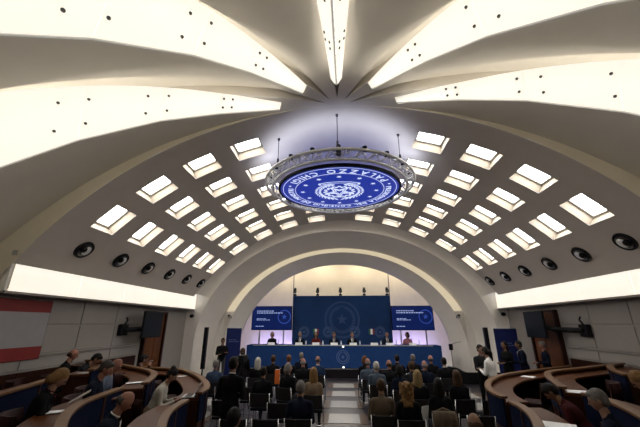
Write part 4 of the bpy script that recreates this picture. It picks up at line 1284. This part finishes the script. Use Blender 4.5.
# ---- speakers on the stage
PAN = [(-3.55, 'woman with fair hair in black at the left end of the stage desk', dict(top='black', hair=(Bk,'blonde'), fem=True)),
       (-2.13, 'man in dark suit and tie, second from the left on stage', dict(top='navy', hair=(S,'grey'), shirt='white', tie='navy')),
       (-1.32, 'woman in dark red with long brown hair on stage', dict(top='red', hair=(Lg,'brown'), fem=True)),
       (-0.42, 'man in dark suit with pinkish tie left of the stage centre', dict(top='navy', hair=(S,'brown'), shirt='white', tie='maroon')),
       (0.48, 'man in dark suit right of the stage centre', dict(top='black', hair=(S,'brown'), shirt='white', tie='midgrey')),
       (2.20, 'bald man in dark suit and red tie on stage', dict(top='navy', hair=(Rg,'grey'), shirt='white', tie='maroon', skin='red')),
       (3.18, 'woman in pink jacket with dark hair at the right end of the stage desk', dict(top='pink', hair=(Bk,'dark'), fem=True, head_yaw=-50))]
for x, lab, k in PAN:
    _, (px, py) = person(lab, x, 17.12, 0.62, 180 if x < 3 else 160, arms='desk', lean=4, group='speakers on stage', **k)
    seat('chair', px, py, 0.62, 180, 'black chair behind the stage desk, %s occupied one from the left' % ORD[[q[0] for q in PAN].index(x)], 'stage chairs')

# ================================================================== SMALL THINGS
def paper(x, y, z, rz, label, n=1, w_=0.21, h_=0.297):
    t = thing('paper_sheet', label, 'paper', (x, y, z), R(rz), 'papers on the desks')
    for k in range(n):
        V = []; F = []
        for i in range(5):
            u = i/4
            for j in range(2):
                V.append(((u-0.5)*w_, (j-0.5)*h_, 0.004 + 0.003*k + 0.010*u*u))
        for i in range(4): F.append((2*i, 2*i+2, 2*i+3, 2*i+1))
        V += [(a, b, c-0.002) for a, b, c in V]; m_ = len(V)//2
        F += [tuple(q+m_ for q in f[::-1]) for f in F]
        o = link('sheet', mesh('sheet', V, F), M_WHITE, t); o.rotation_euler = (0, 0, 0.12*k)
    return t
Z1, Z2, Z3 = 1.12-0.10, 1.32-0.10, 1.42-0.10
paper(-3.84, 4.74, Z2, -55, 'white sheet on the desk in front of the blonde woman')
paper(-4.02, 5.85, Z2, -70, 'white papers beside the man with greying hair', 2)
paper(-4.18, 6.92, Z2, -60, 'white papers at the end of the second left desk', 3)
paper(-4.30, 9.22, Z1, -50, 'white sheet on the front left desk behind the bun')
paper(-5.66, 7.45, Z3, -62, 'white sheet on the last left desk by the wall', 2)
paper(4.86, 9.72, Z1, 40, 'white sheet lying on the front right desk', 2)
paper(2.93, 5.30, Z1, 62, 'white sheet on the right desk at the bottom of the aisle', 1, 0.30, 0.42)
paper(4.06, 6.55, Z2, 60, 'white papers on the end of the second right desk', 3)
# held paper of the blonde woman
t = thing('paper_sheet', 'sheet of paper held up by the blonde woman', 'paper', (-3.90, 5.12, Z2+0.05), R(-55), 'papers on the desks')
MB().box((0, 0, 0.06), (0.21, 0.003, 0.28), Euler((R(-60), 0, 0)).to_matrix()).build('sheet', mat('grey_paper', (0.30, 0.26, 0.23), 0.7, noise=.04), t)
# laptop of the woman in cream
t = thing('laptop', 'open laptop on the desk in front of the woman in cream', 'laptop', (-2.98, 6.83, Z1), R(-78))
bevel(MB().box((0, 0, 0.010), (0.33, 0.23, 0.018)).build('base', M_STEEL, t), 0.004, 1)
MB().box((0, 0.0, 0.021), (0.29, 0.12, 0.004)).build('keyboard', M_BLACK, t)
lid = MB().box((0, 0.15, 0.115), (0.33, 0.010, 0.22), Euler((R(-15), 0, 0)).to_matrix()).build('lid', M_STEEL, t)
MB().box((0, 0.142, 0.116), (0.30, 0.004, 0.19), Euler((R(-15), 0, 0)).to_matrix()).build('screen', mat('laptop_screen', (0.05,0.06,0.07), 0.3, emit=(0.5,0.55,0.6), estr=0.25), lid)

# stage desk: name cards, microphones, bottles
who = ['fair-haired woman in black', 'second man from left', 'woman in dark red', 'man with pinkish tie', 'man right of centre', 'empty place', 'bald man in red tie', 'woman in pink']
CX = [-3.45, -2.10, -1.28, -0.40, 0.50, 1.50, 2.22, 3.30]
for x, nm in zip(CX, who):
    t = thing('name_card', 'white name card on the stage desk in front of the ' + nm, 'name card', (x, 16.50, 1.385), 0, 'name cards on the stage desk')
    MB().add([(-0.17,-0.05,0),(0.17,-0.05,0),(0.17,0,0.11),(-0.17,0,0.11),(-0.17,0.05,0),(0.17,0.05,0)], [(0,1,2,3),(3,2,5,4),(4,5,1,0),(0,3,4),(1,5,2)]).build('card', M_WHITE, t)
    t = thing('microphone', 'black gooseneck microphone in front of the ' + nm, 'microphone', (x+0.02, 16.68, 1.385), 0, 'microphones on the stage desk')
    MB().lathe([(0,0.03),(0.05,0.025),(0.055,0),(0,0)], 14).build('base', M_BLACK, t)
    MB().tube([(0,0,0.02),(0,0.0,0.18),(0,0.05,0.27),(0,0.11,0.30)], 0.006, 6).build('gooseneck', M_BLACK, t)
    MB().capsule((0,0.11,0.30), (0,0.15,0.305), 0.014, 0.016, 8).build('head', M_BLACK, t)
    t = thing('water_bottle', 'small water bottle on the stage desk beside the ' + nm, 'bottle', (x+0.33, 16.62, 1.385), 0, 'bottles on the stage desk')
    MB().lathe([(0,0),(0.032,0),(0.033,0.12),(0.028,0.15),(0.013,0.18),(0.013,0.20)], 14).build('body', mat('clear_bottle', (0.55,0.62,0.70), 0.15, noise=.03), t, True)
    MB().lathe([(0.0145,0.198),(0.0145,0.222),(0,0.222)], 12).build('cap', M_BLUE, t)
    MB().lathe([(0.0338,0.05),(0.0338,0.10)], 14).build('label_band', M_WHITE, t)
for z, nm in ((1.33, 'top edge'), (0.45, 'foot')):
    t = thing('small_lamp', 'small white light on the %s of the blue desk, centre' % nm, 'lamp', (0.02, 16.29, z))
    bevel(MB().box((0, 0, 0), (0.10, 0.05, 0.08)).build('housing', M_WHITE, t), 0.01, 1)
    MB().box((0, -0.027, 0), (0.07, 0.006, 0.05)).build('lens', mat('white_lens', (1,1,1), .3, emit=(1,.97,.9), estr=1.5), t)

# video camera on a tripod
t = thing('video_camera', 'black video camera on a tripod left of the white-blonde woman', 'camera', (-3.12, 10.75, 0), R(-5))
bevel(MB().box((0, 0, 1.32), (0.16, 0.34, 0.20)).build('camera_body', M_BLACK, t), 0.02, 2)
MB().bar((0, 0.16, 1.33), (0, 0.32, 1.33), 0.06, 14, 0.07).build('lens', M_BLACK, t)
MB().box((-0.12, -0.08, 1.36), (0.10, 0.02, 0.08)).build('viewfinder_screen', M_DSTEEL, t)
MB().tube([(0, -0.16, 1.45), (0, -0.08, 1.50), (0, 0.08, 1.50), (0, 0.14, 1.43)], 0.014, 6).build('carry_handle', M_BLACK, t)
MB().bar((0, 0, 1.0), (0, 0, 1.22), 0.04, 10).build('tripod_head', M_BLACK, t)
for k in range(3):
    a = R(90+120*k); MB().bar((0.03*math.cos(a), 0.03*math.sin(a), 1.05), (0.42*math.cos(a), 0.42*math.sin(a), 0.0), 0.018, 8, 0.013).build('tripod_leg', M_BLACK, t)

# orange folder between the seated people, tan coat, white bag, table mic right of the stage
t = thing('orange_folder', 'bright orange folder held among the left audience', 'folder', (-1.73, 9.25, 0.86), R(8))
bevel(MB().box((0, 0, 0.17), (0.13, 0.03, 0.34)).build('cover', mat('orange_card', (0.75, 0.16, 0.02), 0.6, noise=.05), t), 0.006, 1)
MB().box((0.0, 0.0, 0.345), (0.11, 0.016, 0.012)).build('pages', M_WHITE, t)
t = thing('draped_coat', 'tan coat hanging over the chair back of the dark long-haired woman', 'coat', (1.82, 6.86, 0))
V = []; F = []; n = 15
prof = [(0.16, 0.50), (0.14, 0.70), (0.085, 0.82), (0.02, 0.84), (-0.055, 0.82), (-0.085, 0.70), (-0.10, 0.50), (-0.11, 0.30), (-0.12, 0.14)]
for j, (y, z) in enumerate(prof):
    for i in range(n):
        u = i/(n-1)-0.5
        V.append((u*(0.37+0.012*j), y - 0.02*math.cos(u*22+j*0.4)*(1 if j > 4 else -0.4), z - 0.06*abs(u)*(1 if z > 0.75 else 0.3)))
for j in range(len(prof)-1):
    for i in range(n-1): F.append((j*n+i, j*n+i+1, (j+1)*n+i+1, (j+1)*n+i))
o = link('cloth', mesh('cloth', V, F, True), m_cloth('tan'), t); sm = o.modifiers.new('thick', 'SOLIDIFY'); sm.thickness = 0.018
MB().tube([V[3*n+3], Vector(V[3*n+7])+Vector((0,-0.01,0.03)), V[3*n+11]], 0.025, 8).build('coat_collar', m_cloth('tan'), t, True)
t = thing('paper_sheet', 'white paper held beside the woman with curly golden hair', 'paper', (1.50, 6.95, 0.66), R(20))
MB().box((0, 0, 0.12), (0.16, 0.004, 0.24), Euler((R(12), 0, R(8))).to_matrix()).build('sheet', M_WHITE, t)
t = thing('microphone_stand', 'black microphone stand beside the right end of the stage', 'microphone stand', (4.85, 15.9, 0))
MB().lathe([(0,0.03),(0.16,0.02),(0.16,0),(0,0)], 18).build('base', M_BLACK, t)
MB().bar((0,0,0.02), (0,0,1.25), 0.014, 8).build('pole', M_BLACK, t)
bevel(MB().box((0,0,1.36), (0.16,0.10,0.26)).build('receiver_box', M_BLACK, t), 0.015, 1)
MB().tube([(0,0,1.45),(0.25,0.0,1.55),(0.48,0,1.58)], 0.01, 6).build('boom', M_BLACK, t)
# dark grey partition / stair cheek at the right of the stage
t = thing('sloping_ramp_rail', 'black curved ramp edge at the right foot of the stage arch', 'ramp', (5.15, 15.3, 0))
V = []; F = []
pr = [(-0.65, 0.62), (-0.45, 0.60), (-0.2, 0.48), (0.1, 0.36), (0.35, 0.30), (0.5, 0.28)]
for y in (-0.25, 0.25):
    V += [(x, y, z) for x, z in pr] + [(x, y, 0.0) for x, z in pr]
m_ = len(pr)
for i in range(m_-1):
    F += [(i, m_+i, m_+i+1, i+1), (2*m_+i, 2*m_+i+1, 3*m_+i+1, 3*m_+i), (i, i+1, 2*m_+i+1, 2*m_+i)]
F += [(0, 2*m_, 3*m_, m_), (m_-1, 2*m_-1, 4*m_-1, 3*m_-1)]
link('ramp_body', mesh('ramp_body', V, F), M_BLACK, t)
MB().tube([(x, -0.25, z+0.01) for x, z in pr], 0.02, 6).build('edge_trim', M_DSTEEL, t)
